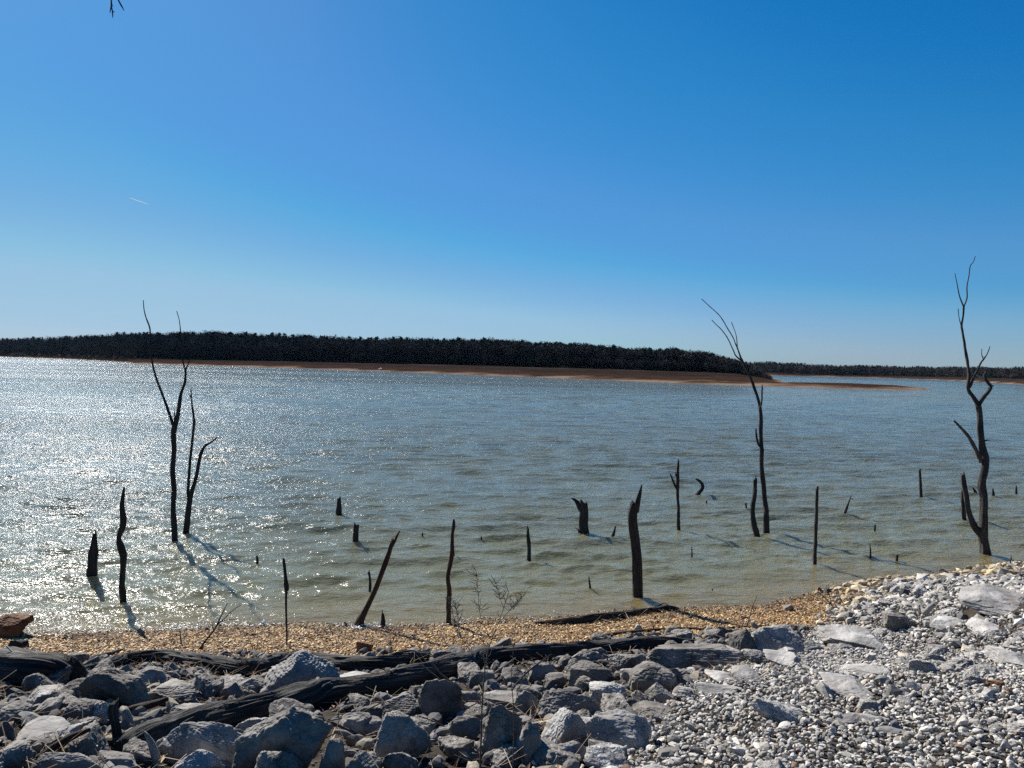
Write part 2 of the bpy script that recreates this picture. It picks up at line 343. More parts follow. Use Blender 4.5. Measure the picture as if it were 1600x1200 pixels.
main = [C(-500, 1500, 1510, 2, 1520, 3, 1700, 14), C(-250, 1250, 1258, 2, 1265, 3, 1450, 14), C(0, 865, 872, 1.6, 880, 3.2, 1000, 13), C(100, 733, 740, 1.6, 748, 3.1, 870, 16), C(192, 490, 496, 1.4, 504, 2.6, 620, 12),
        C(212, 400, 425, .9, 455, 2.6, 585, 12), C(300, 385, 405, 1.0, 445, 2.9, 530, 12), C(400, 372, 395, 1.1, 440, 3.0, 520, 11.5), C(500, 340, 362, 1.3, 405, 3.1, 490, 9.5),
        C(600, 310, 335, 1.4, 380, 3.2, 470, 8.5), C(800, 258, 282, 1.5, 330, 3.2, 430, 8), C(900, 234, 258, 1.3, 306, 3.2, 400, 6.5), C(1000, 213, 236, 1.2, 285, 3.1, 370, 5),
        C(1100, 197, 218, 1.0, 275, 2.9, 350, 4), C(1150, 192, 212, .8, 270, 2.6, 330, 3), C(1185, 189, 206, .7, 262, 1.6, 300, 1.3), C(1214, 187, 202, .7, 240, .5, 262, .2),
        C(1235, 186, 200, .95, 222, .3, 232, -.4), C(1330, 181, 193, 1.15, 212, .2, 222, -.8), C(1400, 178, 188, .95, 196, .2, 204, -.6), C(1440, 182, 188, .5, 192, .1, 196, -.5), C(1462, 188, 190, -.1, 192, -.3, 194, -.5)]
def trees_in(name, label, hfun, lc, x0, x1, n, tall, seed, rows=None):
    r_ = np.random.default_rng(seed); xx, Dk, Zk = lc; protos = []
    for k in range(7):                                  # bare broadleaf crowns and a few dark cedars
        cedar = k == 6; Vp, Fp, Cp = [], [], []; o = 0
        def addt(a, b, c_, col):
            nonlocal o; Vp.extend([a, b, c_]); Fp.append([o, o+1, o+2]); Cp.extend([col]*3); o += 3
        wv = r_.uniform(.32, .5); base = r_.uniform(.25, .4)
        if not cedar:
            lean = r_.normal(size=2)*.03
            for s_ in range(3):
                a = s_*2.1; e = np.array([math.cos(a), math.sin(a), 0])*.016; e2 = np.array([math.cos(a+2.1), math.sin(a+2.1), 0])*.016
                addt(e, e2, np.array([lean[0], lean[1], .75]), 0.); 
            for _ in range(16):
                z0 = r_.uniform(.2, .6); an = r_.uniform(0, 6.28); tip = np.array([math.cos(an)*wv*r_.uniform(.5, .9), math.sin(an)*wv*r_.uniform(.5, .9), r_.uniform(z0+.15, .95)])
                a0 = np.array([0, 0, z0]); sd_ = np.array([-math.sin(an), math.cos(an), 0])*.012; addt(a0-sd_, a0+sd_, tip, 0.)
            for _ in range(215):
                v = r_.normal(size=3); v /= np.linalg.norm(v); q = v*(r_.random()**.4); p = np.array([q[0]*wv, q[1]*wv, .62+q[2]*.36])
                if p[2] < base*.6: continue
                d_ = np.array([q[0]*.9, q[1]*.9, q[2]*.5+.2])+r_.normal(size=3)*.5; d_ /= np.linalg.norm(d_); L = r_.uniform(.03, .085); sd_ = np.cross(d_, r_.normal(size=3)); sd_ /= np.linalg.norm(sd_); sd_ *= r_.uniform(.010, .03)
                addt(p-sd_, p+sd_, p+d_*L, r_.uniform(.2, 1))
        else:
            for _ in range(230):
                z0 = r_.random()**1.3; an = r_.uniform(0, 6.28); rad = .26*(1-z0)*r_.uniform(.5, 1); p = np.array([math.cos(an)*rad, math.sin(an)*rad, .05+z0*.9]); d_ = r_.normal(size=3)*.06; addt(p, p+d_, p+r_.normal(size=3)*.06, -1.)
        protos.append((np.array(Vp), np.array(Fp), np.array(Cp)))
    Vs, Fs, Cs, o = [], [], [], 0
    for q in range(n):
        px = r_.uniform(x0, x1); D2 = np.interp(px, xx, Dk[3]); D3 = np.interp(px, xx, Dk[4]); f = r_.random(); f = f*f if r_.random() < .5 else f
        d = D2+(D3+35-D2)*f; z = hfun(px, d); H = np.interp(px, *tall)*r_.uniform(.78, 1.05)*(1+.03*math.sin(px*.043)+.03*math.sin(px*.131+2))
        if f < .03 or (rows and r_.random() < .15): H *= .5
        if H < 1: continue
        Vp, Fp, Cp = protos[6 if r_.random() < (.2 if f > .05 else .1) else r_.integers(6)]
        a = r_.uniform(0, 6.28); ca, sa = math.cos(a)*H, math.sin(a)*H
        V = np.stack([Vp[:, 0]*ca-Vp[:, 1]*sa+(px-800)/F*d, Vp[:, 0]*sa+Vp[:, 1]*ca+d, Vp[:, 2]*H+z-.2], 1)
        br = r_.uniform(.6, 1.25); warm = r_.random(); pale = 1.9 if (r_.random() < .12 and f < .3) else 1.
        colr = np.where(Cp[:, None] < 0, np.array([.022, .040, .028])*br, (np.array([.075, .070, .066])*(.55+.45*Cp[:, None])*br*pale)*np.array([1+.1*warm, 1, 1-.1*warm]))
        Vs.append(V); Fs.append(Fp+o); Cs.append(colr); o += len(V)
    ob = mesh_np(name, np.vstack(Vs), np.vstack(Fs), MAT_TREES, False, colors=np.vstack(Cs)); tag(ob, label, 'forest', kind='stuff')
m = M('bare_wood_and_cedar', 1, 0); m.color(m.attr('tint', 'Color')); MAT_TREES = m.m
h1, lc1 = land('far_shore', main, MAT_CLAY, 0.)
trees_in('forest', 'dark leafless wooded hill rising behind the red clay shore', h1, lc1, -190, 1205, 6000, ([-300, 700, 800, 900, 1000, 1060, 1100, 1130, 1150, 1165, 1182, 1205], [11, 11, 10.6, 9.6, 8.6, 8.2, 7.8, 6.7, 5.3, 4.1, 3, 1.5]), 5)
def C2(x, d0, d2, z2, d3, z3): return (x, [(d0-14, -1.5), (d0, 0), (d0+(d2-d0)*.5, z2*.6), (d2, z2), (d3, z3), (d3+60, z3*.9), (d3+220, -1)])
far2 = [C2(1040, 900, 915, 2, 1000, 6), C2(1150, 820, 835, 2, 900, 6.5), C2(1210, 740, 752, 2, 850, 6.3), C2(1300, 720, 735, 1.6, 800, 4), C2(1400, 690, 735, 2., 800, 4.5), C2(1480, 600, 680, 2.4, 740, 4.2),
        C2(1540, 480, 560, 2.6, 650, 3.6), C2(1600, 385, 450, 2.7, 600, 2.6), C2(1750, 340, 400, 2.7, 560, 3), C2(2100, 320, 380, 2.7, 560, 5)]
h2, lc2 = land('far_bank', far2, MAT_CLAY, 9.)
trees_in('forest', 'distant low blue-grey tree line beyond the sandbar inlet on the right', h2, lc2, 1060, 1800, 2600, ([1000, 1200, 1500, 1600, 2100], [9.5, 9, 8.6, 8.2, 8]), 11)
trees_in('lakeside_brush', 'band of paler bare brush along the foot of the wooded hill', h1, lc1, 620, 1185, 10, ([0, 2000], [3, 3]), 12) if False else None

# ------------------------------------------------------------------ ROCK shapes
def ico(sub):
    bm = bmesh.new(); bmesh.ops.create_icosphere(bm, subdivisions=sub, radius=1); bm.verts.ensure_lookup_table()
    V = np.array([v.co[:] for v in bm.verts]); Fc = np.array([[v.index for v in f.verts] for f in bm.faces]); bm.free(); return V, Fc
ICO = {s_: ico(s_) for s_ in (1, 2, 3, 5, 6)}
def rock_shape(sub, seed, kind='block', rough=.07):
    r_ = np.random.default_rng(seed); V, Fc = ICO[sub]; n = {'block': 15, 'peak': 13, 'slab': 15, 'round': 24}[kind]
    N = r_.normal(size=(n, 3)); N /= np.linalg.norm(N, axis=1)[:, None]; d = r_.uniform(.6, .98, n)
    if kind == 'round': d = r_.uniform(.85, 1., n)
    N = np.vstack([N, np.eye(3), -np.eye(3)]); d = np.r_[d, [1]*6]
    dt = V@N.T; q = np.where(dt > .05, d/np.maximum(dt, .05), 9.); kk = 55. if kind != 'round' else 12.
    r0 = -np.log(np.exp(-kk*q).sum(1))/kk; P = V*r0[:, None]
    if sub >= 4:
        o = r_.uniform(0, 90, 3); n1 = fbm(P*1.3+o, 3); n2 = fbm(P*3.7+o, 4, .6); rd = 1-np.abs(noise3(P*2.4+o+9))*2; rd2 = 1-np.abs(noise3(P*np.array([3, 3, 9.])+o+3))*2
        n4 = fbm(P*9+o, 3, .65) if sub > 4 else 0; P = P*(1+rough*.7*n1+rough*.5*n2+rough*.28*n4-rough*1.5*np.clip(rd-.78, 0, 1)*3-rough*(.5 if seed % 3 == 0 else .1)*np.clip(rd2-.6, 0, 1)*2)[:, None]
        st = r_.uniform(.1, .2); zl = P[:, 2]/st+.35*n1; P[:, :2] *= (1+(.03 if seed % 3 == 0 else .008)*np.tanh(6*(zl-np.floor(zl)-.5)))[:, None]   # bedding ledges
    lo, hi = P.min(0), P.max(0); P = (P-(lo+hi)/2)/(hi-lo)
    if kind == 'peak':
        z = np.clip(P[:, 2]+.5, 0, 1); off = r_.uniform(-.15, .15); P[:, 0] = P[:, 0]*(1-.62*z)+off*z; P[:, 1] = P[:, 1]*(1-.5*z)
    return P.astype(np.float32), Fc
def rock(name, px, w, h_, D=None, kind='block', mat=None, seed=0, sub=5, rot=None, parent=None, dep=.85, sink=.12, top=None, tilt=0.):
    pass
HERO = []       # (X, Y, radius) footprints
def hero(x0, y0, x1, y1, kind, label, mat=None, dep=.85, sub=6, cat='boulder', name='boulder', group='boulders of the rubble bank', skew=0., tilt=0.):
    cx = (x0+x1)/2; w_px = x1-x0; h_px = y1-y0; yb = min(y1, 1240)
    off = y1 > 1195; yb = y1
    g = ground_hit(cx, yb-2); w = w_px*g.y/F; dpt = w*dep*((1.6 if mat is MAT_PALE else 1.25) if kind == 'slab' and dep >= .75 else 1)
    P0, Fc = rock_shape(sub, len(HERO)*13+5, kind, .045 if mat is MAT_PALE and kind == 'slab' else .07); P0 = P0.copy(); bot = P0[:, 2] < 0; P0[bot, 2] *= 1.9
    if skew: P0[:, 0] += skew*(P0[:, 2]+.5)
    if kind in ('block', 'slab'):
        z_ = np.clip(P0[:, 2]+.5, -.3, 1); P0[:, 0] *= 1-.14*z_; P0[:, 1] = P0[:, 1]*(1-.3*z_)+.1*z_
        if mat is MAT_PALE: P0[:, 2] += P0[:, 1]*(.42 if kind == 'slab' else .3)*np.clip(P0[:, 2]+.5, 0, 1)
    hgt = .6*w; loc = Vector((0, 0, 0)); X0 = g.x; Rn = np.array(ROT); zmin = ((.12 if mat is MAT_PALE else .17) if kind == 'slab' else .38)*w
    for it in range(9):
        P = P0*np.array([w, dpt, hgt]); gy = g.y+dpt*.40; gz = float(max(zt(X0, g.y+.02), -.03)); loc = Vector((X0*gy/g.y, gy, gz+hgt*.5-.01-.02*hgt))
        Q = (P+np.array(loc)-[0, 0, CAMH])@Rn; ux = 800+F*Q[:, 0]/-Q[:, 2]; uy = 600-F*Q[:, 1]/-Q[:, 2]; vis_ = P[:, 2] > -.5*hgt
        a, b, c_ = ux[vis_].min(), ux[vis_].max(), uy[vis_].min()
        w *= (x1-x0)/(b-a); X0 += ((x0+x1)-(a+b))*.5*g.y/F; dz = (c_-y0)*gy/F*.95
        hgt += dz
        if hgt < zmin: dpt = max(dpt*.88, .35*w); hgt = zmin
        hgt = min(hgt, 1.5*w)
    o = mesh_np(name, P, Fc, mat or MAT_ROCK, True); o.location = loc; HERO.append((loc.x, loc.y, max(w, dpt)*.5, loc.z+hgt*.5, w*.5, dpt*.5))
    tag(o, label, cat, group); return o
RH = [
 (-10,957,54,1000,'block','reddish brown jagged boulder at the waterline in the left corner',MAT_BROWN,.8),
 (12,999,46,1016,'block','small black rock on the beach just below the reddish brown boulder',MAT_SNAG,.8),
 (122,1044,232,1108,'peak','ridged dark boulder between the two halves of the driftwood on the left',None,.8),
 (200,1041,262,1078,'block','dark rock leaning behind the ridged boulder under the arched log',None,.8),
 (38,1069,102,1100,'slab','low dark rock at the foot of the uprooted log',None,.8),
 (44,1087,102,1124,'slab','flat-topped grey rock left of the round dark rock',None,.9),
 (94,1091,160,1134,'round','round dark rock with a broken flat top left of the upright stub',None,.85),
 (-6,1094,52,1134,'round','rounded grey rock at the left edge above the pale ledge',None,.8),
 (14,1118,112,1168,'slab','broad pale layered rock low on the left',MAT_PALE,1.),
 (-12,1126,28,1164,'peak','small dark pointed rock on the left edge of the picture',None,.8),
 (-14,1155,52,1215,'round','big rounded rock in the bottom left corner',None,.9),
 (46,1176,160,1225,'block','dark blue-grey rock on the bottom edge near the left corner',None,.8),
 (146,1172,216,1220,'slab','low dark slab on the bottom edge below the upright stub',None,.8),
 (228,1060,308,1108,'slab','grey slab in the gap between the arched log and the long log',None,.9),
 (255,1098,345,1130,'slab','crumbly pale slab just above the long log on the left',None,.9),
 (338,1066,380,1104,'peak','small upright grey rock leaning on the long log below the arched log',None,.8),
 (370,1054,424,1090,'block','dark rock tucked against the left side of the large pale slab',None,.8),
 (236,1141,398,1204,'block','large pale-topped boulder below the left part of the long log',MAT_PALE,.75),
 (262,1170,352,1225,'peak','pale pointed boulder on the bottom edge in front of the large pale-topped one',MAT_PALE,.8),
 (404,1015,536,1090,'peak','large pale wedge boulder rising between the two driftwood logs',MAT_PALE,.8),
 (520,1048,582,1072,'slab','low pale rock touching the right foot of the pale wedge boulder',MAT_PALE,.8),
 (362,1104,520,1222,'block','biggest dark boulder in front of the long log with a humped top',None,.7),
 (498,1150,540,1225,'block','narrow dark rock against the right side of the biggest dark boulder',None,.8),
 (528,1112,582,1158,'block','knobbly dark rock behind the pale crooked branch',None,.8),
 (566,1118,604,1156,'round','small dark round rock left of the big triangular boulder',None,.8),
 (590,1083,664,1130,'slab','sloping grey rock behind the big triangular boulder',None,.8),
 (580,1110,676,1200,'peak','big dark triangular boulder right of the crooked branch',None,.75),
 (652,1061,722,1130,'peak','pitted grey boulder with a knob on top below the long log',None,.8),
 (536,1172,608,1230,'peak','pale-edged boulder on the bottom edge below the crooked branch',None,.85),
 (716,1079,754,1112,'block','upper rock of the pair left of the weed stem',None,.8),
 (702,1117,754,1160,'block','hollowed rock beside the base of the tall weed',None,.8),
 (748,1098,818,1190,'block','tall blue-grey boulder behind the tall weed',None,.7),
 (752,1078,836,1112,'slab','pale split rock on top of the tall blue-grey boulder',None,.8),
 (800,1126,850,1200,'block','upright blue-grey rock at the bottom between weed and pointed boulder',None,.8),
 (732,1046,774,1078,'block','small rock directly beneath the long log near the weed',None,.8),
 (782,1042,826,1076,'block','dark rock beneath the long log right of the weed',None,.8),
 (824,1034,878,1074,'peak','dark steep rock under the right end of the long log',None,.8),
 (850,1050,896,1078,'round','small rounded rock left of the tan-topped boulder',None,.8),
 (886,1031,960,1078,'block','tan-topped boulder below the right end of the long log',None,.75),
 (950,1021,1014,1060,'block','grey rock between the tan-topped boulder and the long slab',None,.8),
 (1002,1005,1168,1052,'slab','long grey slab lying just past the right end of the log',None,.5),
 (968,1044,1006,1072,'round','small rounded rock hugging the left side of the domed boulder',None,.8),
 (982,1032,1058,1090,'round','domed dark boulder in front of the long grey slab',None,.8),
 (1028,1044,1070,1076,'block','pale-faced rock right of the domed boulder',None,.8),
 (920,1064,980,1112,'round','pale rounded boulder with a dark stain in the middle of the bank',MAT_PALE,.8),
 (998,1066,1060,1106,'peak','low pointed dark rock below the domed boulder',None,.8),
 (972,1090,1004,1114,'round','small round rock below the pale rounded boulder',None,.8),
 (984,1094,1052,1128,'slab','half buried grey rock at the edge of the gravel',None,.8),
 (838,1078,940,1130,'block','wide pitted boulder left of the pale rounded boulder',None,.7),
 (800,1078,842,1124,'block','small pale cleft rock left of the wide pitted boulder',None,.8),
 (844,1105,918,1176,'peak','pale pointed boulder in the lower middle of the bank',MAT_PALE,.8),
 (912,1108,1018,1178,'block','large pale boulder with a dark overhang in the lower middle',MAT_PALE,.75),
 (868,1157,928,1200,'block','small pale rock in front of the pointed boulder in the lower middle',MAT_PALE,.8),
 (1138,980,1188,1030,'block','dark-sided boulder at the upper end of the thin beach branch',None,.8),
 (1170,976,1258,1028,'block','pitted pale grey boulder at the back edge of the gravel',MAT_PALE,.8),
 (1162,1016,1204,1036,'slab','small flat rock just right of the long grey slab',None,.8),
 (1192,1014,1252,1046,'slab','pale rock with a black hollow in front of the pitted pale boulder',MAT_PALE,.8),
 (1100,1046,1150,1072,'slab','left one of two flat rocks below the long slab',MAT_PALE,.8),
 (1142,1038,1204,1072,'slab','right one of two flat rocks below the long slab',MAT_PALE,.8),
 (1080,1066,1162,1090,'slab','flat pale slab half buried in gravel left of centre right',MAT_PALE,1.),
 (1276,975,1388,1020,'slab','wide bluish slab at the top of the gravel below the tan pebbles',MAT_PALE,.8),
 (1376,954,1444,990,'block','blue-grey cracked boulder right of the wide bluish slab',None,.8),
 (1452,962,1516,984,'slab','pale boulder with a dark end face left of the biggest white boulder',MAT_PALE,.8),
 (1496,912,1640,968,'slab','biggest white boulder at the right edge below the waterline',MAT_PALE,.9),
 (1508,964,1586,998,'slab','smooth white slab in front of the biggest white boulder',MAT_PALE,1.),
 (1538,1009,1625,1050,'slab','white undercut slab at the right edge halfway down the gravel',MAT_PALE,.8),
 (1280,1050,1374,1098,'slab','bluish flat-topped boulder alone in the middle of the gravel',MAT_PALE,.8),
 (1312,1036,1392,1062,'slab','pale flat rock just behind the lone bluish boulder',MAT_PALE,.8),
 (1306,1113,1392,1134,'slab','long low slab in the gravel below the lone bluish boulder',MAT_PALE,.8),
 (1352,1134,1432,1154,'slab','thin grey slab in the gravel near the bottom right',MAT_PALE,.6),
 (1462,897,1490,912,'round','small rounded grey rock near the water on the right bank',None,.8),
 (1524,884,1548,896,'block','brownish block at the waterline below the large dead tree',None,.8),
 (1572,880,1592,892,'block','white rock at the water edge in front of a thin stick',MAT_PALE,.8),
 (1448,1003,1472,1020,'block','dark red stone lying in the pale gravel on the right',MAT_RED,.8),
 (1540,1062,1572,1080,'block','brownish red stone above the bottom right gravel',MAT_BROWN,.8),
 (1440,1022,1478,1038,'peak','small dark blue stone in the pale gravel',None,.8),
 (556,1002,584,1023,'block','brown upright rock sitting alone on the golden beach',MAT_BROWN,.7),
 (990,975,1004,987,'peak','small tan pointed rock on the beach behind the thin branch',MAT_PALE,.8),
 (1157,962,1170,970,'block','small dark stone on the golden pebbles near the waterline',MAT_RED,.8),
 (1222,944,1240,958,'peak','cream coloured pointed stone at the right end of the golden beach',MAT_PALE,.8),
 (1336,1110,1352,1122,'block','rusty stone next to the long low slab in the gravel',MAT_BROWN,.8),
]
for r_ in RH:
    small = (r_[2]-r_[0]) < 60
    hero(*r_[:6], mat=r_[6], dep=r_[7], sub=5 if small else 6, cat='boulder' if not small else 'rock', name='boulder' if not small else 'rock', group='boulders of the rubble bank' if not small else 'rocks of the rubble bank')

# boundary between the boulder bank (left) and the crushed gravel (right)
BD = [ground_hit(*p) for p in ((870, 1235), (925, 1180), (1000, 1120), (1060, 1080), (1120, 1050), (1180, 1030), (1230, 1015), (1270, 995), (1290, 970), (1290, 950))]
BY = np.array([p.y for p in BD]); BX = np.array([p.x for p in BD]); _o = np.argsort(BY); BY, BX = BY[_o], BX[_o]
def in_gravel(x, y): return x > np.interp(y, BY, BX)
def hero_hit(x, y, k=.9):
    H = np.array([(h[0], h[1], h[4], h[5]) for h in HERO]); x = np.atleast_1d(x); y = np.atleast_1d(y)
    return ((((x[:, None]-H[:, 0])/H[:, 2])**2+((y[:, None]-H[:, 1])/H[:, 3])**2) < k*k).any(1)
def visible(x, y, z, m=60):
    v = ROT.transposed() @ Vector((x, y, z-CAMH))
    if v.z > -.2: return False
    px = 800+F*v.x/-v.z; py = 600-F*v.y/-v.z; return -m < px < 1600+m and py < 1200+m
# medium rocks wedged between the big ones: shared shapes, every one its own object
protos = []
for k in range(14):
    P, Fc = rock_shape(5, 900+k, ('block', 'block', 'round', 'peak', 'slab')[k % 5]); o = mesh_np('rock', P, Fc, MAT_ROCK, True)
    protos.append(o.data); bpy.data.objects.remove(o)
    me = protos[-1].copy(); me.materials.clear(); me.materials.append(MAT_PALE); protos.append(me)
LG = [ground_hit(*q) for q in ((225, 1172), (270, 1160), (330, 1145), (400, 1126), (450, 1115), (500, 1103), (550, 1095), (600, 1086), (650, 1071), (700, 1060), (735, 1048), (770, 1039), (830, 1033), (900, 1028), (960, 1023), (1010, 1016))]
LG2 = [ground_hit(*q) for q in ((160, 1052), (195, 1042), (230, 1040), (270, 1040), (310, 1045), (345, 1053), (380, 1059), (410, 1053), (440, 1045), (470, 1041), (510, 1045), (550, 1048), (590, 1049), (625, 1041), (655, 1035))]
def near_log(x, y, d):
    x = np.atleast_1d(x); y = np.atleast_1d(y); o = np.zeros(len(x), bool)
    for L_ in (LG, LG2):
        for a, b in zip(L_[:-1], L_[1:]):
            v = np.array([b.x-a.x, b.y-a.y]); t = np.clip(((x-a.x)*v[0]+(y-a.y)*v[1])/(v@v), 0, 1); o |= np.hypot(x-a.x-t*v[0], y-a.y-t*v[1]) < d
    return o
FILL = []; r2 = np.random.default_rng(21); placed = []; tries = 0
while len(placed) < 216 and tries < 30000:
    tries += 1; x = r2.uniform(-6.5, 9.5); y = r2.uniform(2.6, 13); s = float(shore_s(x, y)); w = float(np.interp(x, *WID))
    if s < w+.15: continue
    gv = bool(in_gravel(x, y)); 
    if gv and (len([p for p in placed if p[3]]) > 92 or (y < 7 and r2.random() < .6)): continue
    if not gv and len([p for p in placed if not p[3]]) > 122: continue
    z = float(zt(x, y))
    if not visible(x, y, z): continue
    sz = r2.uniform(.10, .26) if not gv else .1+.18*r2.random()**1.7
    if hero_hit(x, y, 1.0)[0] or near_log(x, y, .14+sz*.5)[0]: continue
    if any((x-a)**2+(y-b)**2 < (.42*(sz+c_))**2 for a, b, c_, g_ in placed): continue
    placed.append((x, y, sz, gv))
    me = protos[2*r2.integers(14)+(1 if gv or r2.random() < .2 else 0)]
    o = bpy.data.objects.new('rock', me); COL.objects.link(o); o.scale = (sz*r2.uniform(.85, 1.3), sz*r2.uniform(.8, 1.1), sz*r2.uniform(.5, .85)*(.8 if gv else 1))
    o.rotation_euler = (r2.normal()*.3, r2.normal()*.3, r2.uniform(0, 6.28)); o.location = (x, y, z+o.scale[2]*.3)
    FILL.append((o, x, y, sz, gv))
    if gv: tag(o, 'cobble sized pale rock lying loose on the crushed gravel', 'rock', 'loose cobbles on the gravel')
    else: tag(o, 'smaller grey rock wedged among the big boulders of the bank', 'rock', 'smaller rocks between the boulders')

# every loose rock is told apart by the landmark boulder it lies next to, the side it lies on and its rank on that side
def head_phrase(l):
    for w_ in (' at ', ' in ', ' on ', ' below ', ' under ', ' left of ', ' right of ', ' behind ', ' above ', ' just ', ' between ', ' leaning ', ' against ', ' beside ', ' near ', ' lying ', ' tucked ', ' touching ', ' rising ', ' hugging ', ' half ', ' of ', ' alone ', ' next ', ' directly ', ' with ', ' past ', ' low '): l = l.split(w_)[0]
    return l
HP = [head_phrase(r_[5]) for r_ in RH]; LM = [i for i in range(len(RH)) if HP.count(HP[i]) == 1 and 3 <= len(HP[i].split()) <= 7]
buck = {}
for o_, x, y, sz, gv in FILL:
    i = min(LM, key=lambda q: math.hypot(HERO[q][0]-x, HERO[q][1]-y)-HERO[q][4]*.5); dx, dy = x-HERO[i][0], y-HERO[i][1]
    side = ('left of' if dx < 0 else 'right of') if abs(dx) > abs(dy) else ('in front of' if dy < 0 else 'behind')
    buck.setdefault((i, side, gv), []).append((math.hypot(dx, dy), o_, sz))
ORD = ['nearest', 'second nearest', 'third nearest', 'fourth nearest', 'fifth nearest', 'sixth nearest', 'seventh nearest', 'eighth nearest', 'ninth nearest', 'tenth nearest', 'eleventh nearest', 'twelfth nearest', 'thirteenth nearest', 'fourteenth nearest']+[q+' nearest' for q in ('fifteenth', 'sixteenth', 'seventeenth', 'eighteenth', 'nineteenth', 'twentieth', 'twenty-first', 'twenty-second')]
for (i, side, gv), L_ in buck.items():
    L_.sort(key=lambda q: q[0])
    for k, (d_, o_, sz) in enumerate(L_): o_['label'] = '%s %s %s the %s' % (ORD[min(k, 21)], 'loose pale cobble' if gv else 'smaller grey rock', side, HP[i])

# ------------------------------------------------------------------ GRAVEL, RUBBLE, PEBBLES (uncountable)
def scatter(name, pts, sizes, cols, flat, mat, label, cat, sub_hi=None, seed=1, lift=.25):
    r_ = np.random.default_rng(seed); n = len(pts); Vs, Fs, Cs = [], [], []; o = 0; NP = 9
    pid = r_.integers(0, NP, n); hi = np.zeros(n, bool) if sub_hi is None else sub_hi
    for lev, selm in ((1, ~hi), (2, hi)):
        for k in range(NP):
            P, Fc = rock_shape(lev, 500+k, ('block', 'slab', 'block', 'peak', 'block')[k % 5]); sel = np.where(selm & (pid == k))[0]
            if not len(sel): continue
            q = len(sel); sc = sizes[sel][:, None]*np.stack([r_.uniform(.8, 1.6, q), r_.uniform(.65, 1.1, q), r_.uniform(*flat, q)], 1)
            V = P[None]*sc[:, None]; a = r_.uniform(0, 6.28, q); tx = r_.normal(size=q)*.35; ty = r_.normal(size=q)*.35
            def rot(V, a, i, j):
                c_, s_ = np.cos(a)[:, None], np.sin(a)[:, None]; u, v = V[..., i].copy(), V[..., j].copy(); V[..., i] = u*c_-v*s_; V[..., j] = u*s_+v*c_
            rot(V, a, 0, 1); rot(V, tx, 1, 2); rot(V, ty, 0, 2); rot(V, r_.uniform(0, 6.28, q), 0, 1)
            V += pts[sel][:, None]; V[..., 2] += (sc[:, 2]*lift)[:, None]
            m_ = P.shape[0]; Vs.append(V.reshape(-1, 3)); Fs.append((Fc[None]+(np.arange(q)*m_)[:, None, None]).reshape(-1, 3)+o); Cs.append(np.repeat(cols[sel], m_, 0)); o += q*m_
    ob = mesh_np(name, np.vstack(Vs), np.vstack(Fs), mat, False, colors=np.vstack(Cs)); tag(ob, label, cat, kind='stuff'); return ob
def in_frame(x, y, z, m=90):
    P = np.stack([x, y, z-CAMH], 1)@np.array(ROT); px = 800+F*P[:, 0]/-P[:, 2]; py = 600-F*P[:, 1]/-P[:, 2]
    return (P[:, 2] < -.1) & (px > -m) & (px < 1600+m) & (py < 1200+m)
r3 = np.random.default_rng(33)
n = 420000; x = r3.uniform(-1, 14.5, n); y = r3.uniform(2.4, 17, n); z = zt(x, y); s = shore_s(x, y); edge = r3.normal(size=n)*.18
big = r3.random(n); size = .022+.042*big**3+.06*r3.random(n)*(big > .955)
upper = (x > 4.6) & (s < 4.6+edge*3) & (r3.random(n) < .55); size = np.where(upper, .05+.12*r3.random(n)**2, size)
ok = in_gravel(x+edge, y) & (s > -.05) & in_frame(x, y, z) & (r3.random(n) < np.clip(.0006/(size*size)+.02, .03, 1))
# keep the golden pocket at the right end of the beach free
gold = (x < 5.6) & (s < .9+edge) & (x+edge*2 < 5.3)
ok &= ~gold & ~hero_hit(x, y, .8)
x, y, z, size, s = x[ok], y[ok], z[ok], size[ok], s[ok]; n = len(x); print('gravel', n)
size *= np.where(s < 1.6, 1.35, 1.)
t = r3.random(n); v = .95*r3.uniform(.42, 1.32, n)[:, None]*np.array([1.03, 1, .95])
cols = np.where(t[:, None] < .66, np.array([.45, .43, .40]), np.where(t[:, None] < .88, np.array([.31, .30, .285]), np.where(t[:, None] < .955, np.array([.42, .37, .30]), np.where(t[:, None] < .97, np.array([.20, .13, .10]), np.array([.10, .10, .115])))))*v
gs = (s < 1.0+r3.normal(size=n)*.3); cols[gs] = cols[gs]*np.array([1.0, .88, .66])
scatter('gravel', np.stack([x, y, z+r3.random(n)*.03-.004], 1), size, cols, (.45, .8), MAT_GRAVEL, 'crushed pale limestone gravel covering the right side of the bank', 'gravel', sub_hi=(y < 6.5), seed=2)
# coarse rubble between the boulders
n = 20000; x = r3.uniform(-7, 8, n); y = r3.uniform(2.4, 12, n); z = zt(x, y); s = shore_s(x, y); w = np.interp(x, *WID); size = .02+.11*r3.random(n)**2.4
ok = ~in_gravel(x, y) & (s > w+.05+r3.normal(size=n)*.12) & in_frame(x, y, z) & ~hero_hit(x, y, .8) & ~(near_log(x, y, .2) & (size > .05)); x, y, z, size = x[ok], y[ok], z[ok], size[ok]; n = len(x); print('rubble', n)
t = r3.random(n); v = .74*r3.uniform(.5, 1.2, n)[:, None]; cols = np.where(t[:, None] < .7, np.array([.22, .205, .19]), np.where(t[:, None] < .9, np.array([.3, .26, .2]), np.array([.09, .085, .08])))*v
scatter('rubble', np.stack([x, y, z+r3.random(n)*.02], 1), size, cols, (.5, .85), MAT_GRAVEL, 'small broken stones filling the gaps between the boulders', 'rubble', sub_hi=(size > .045), seed=3)
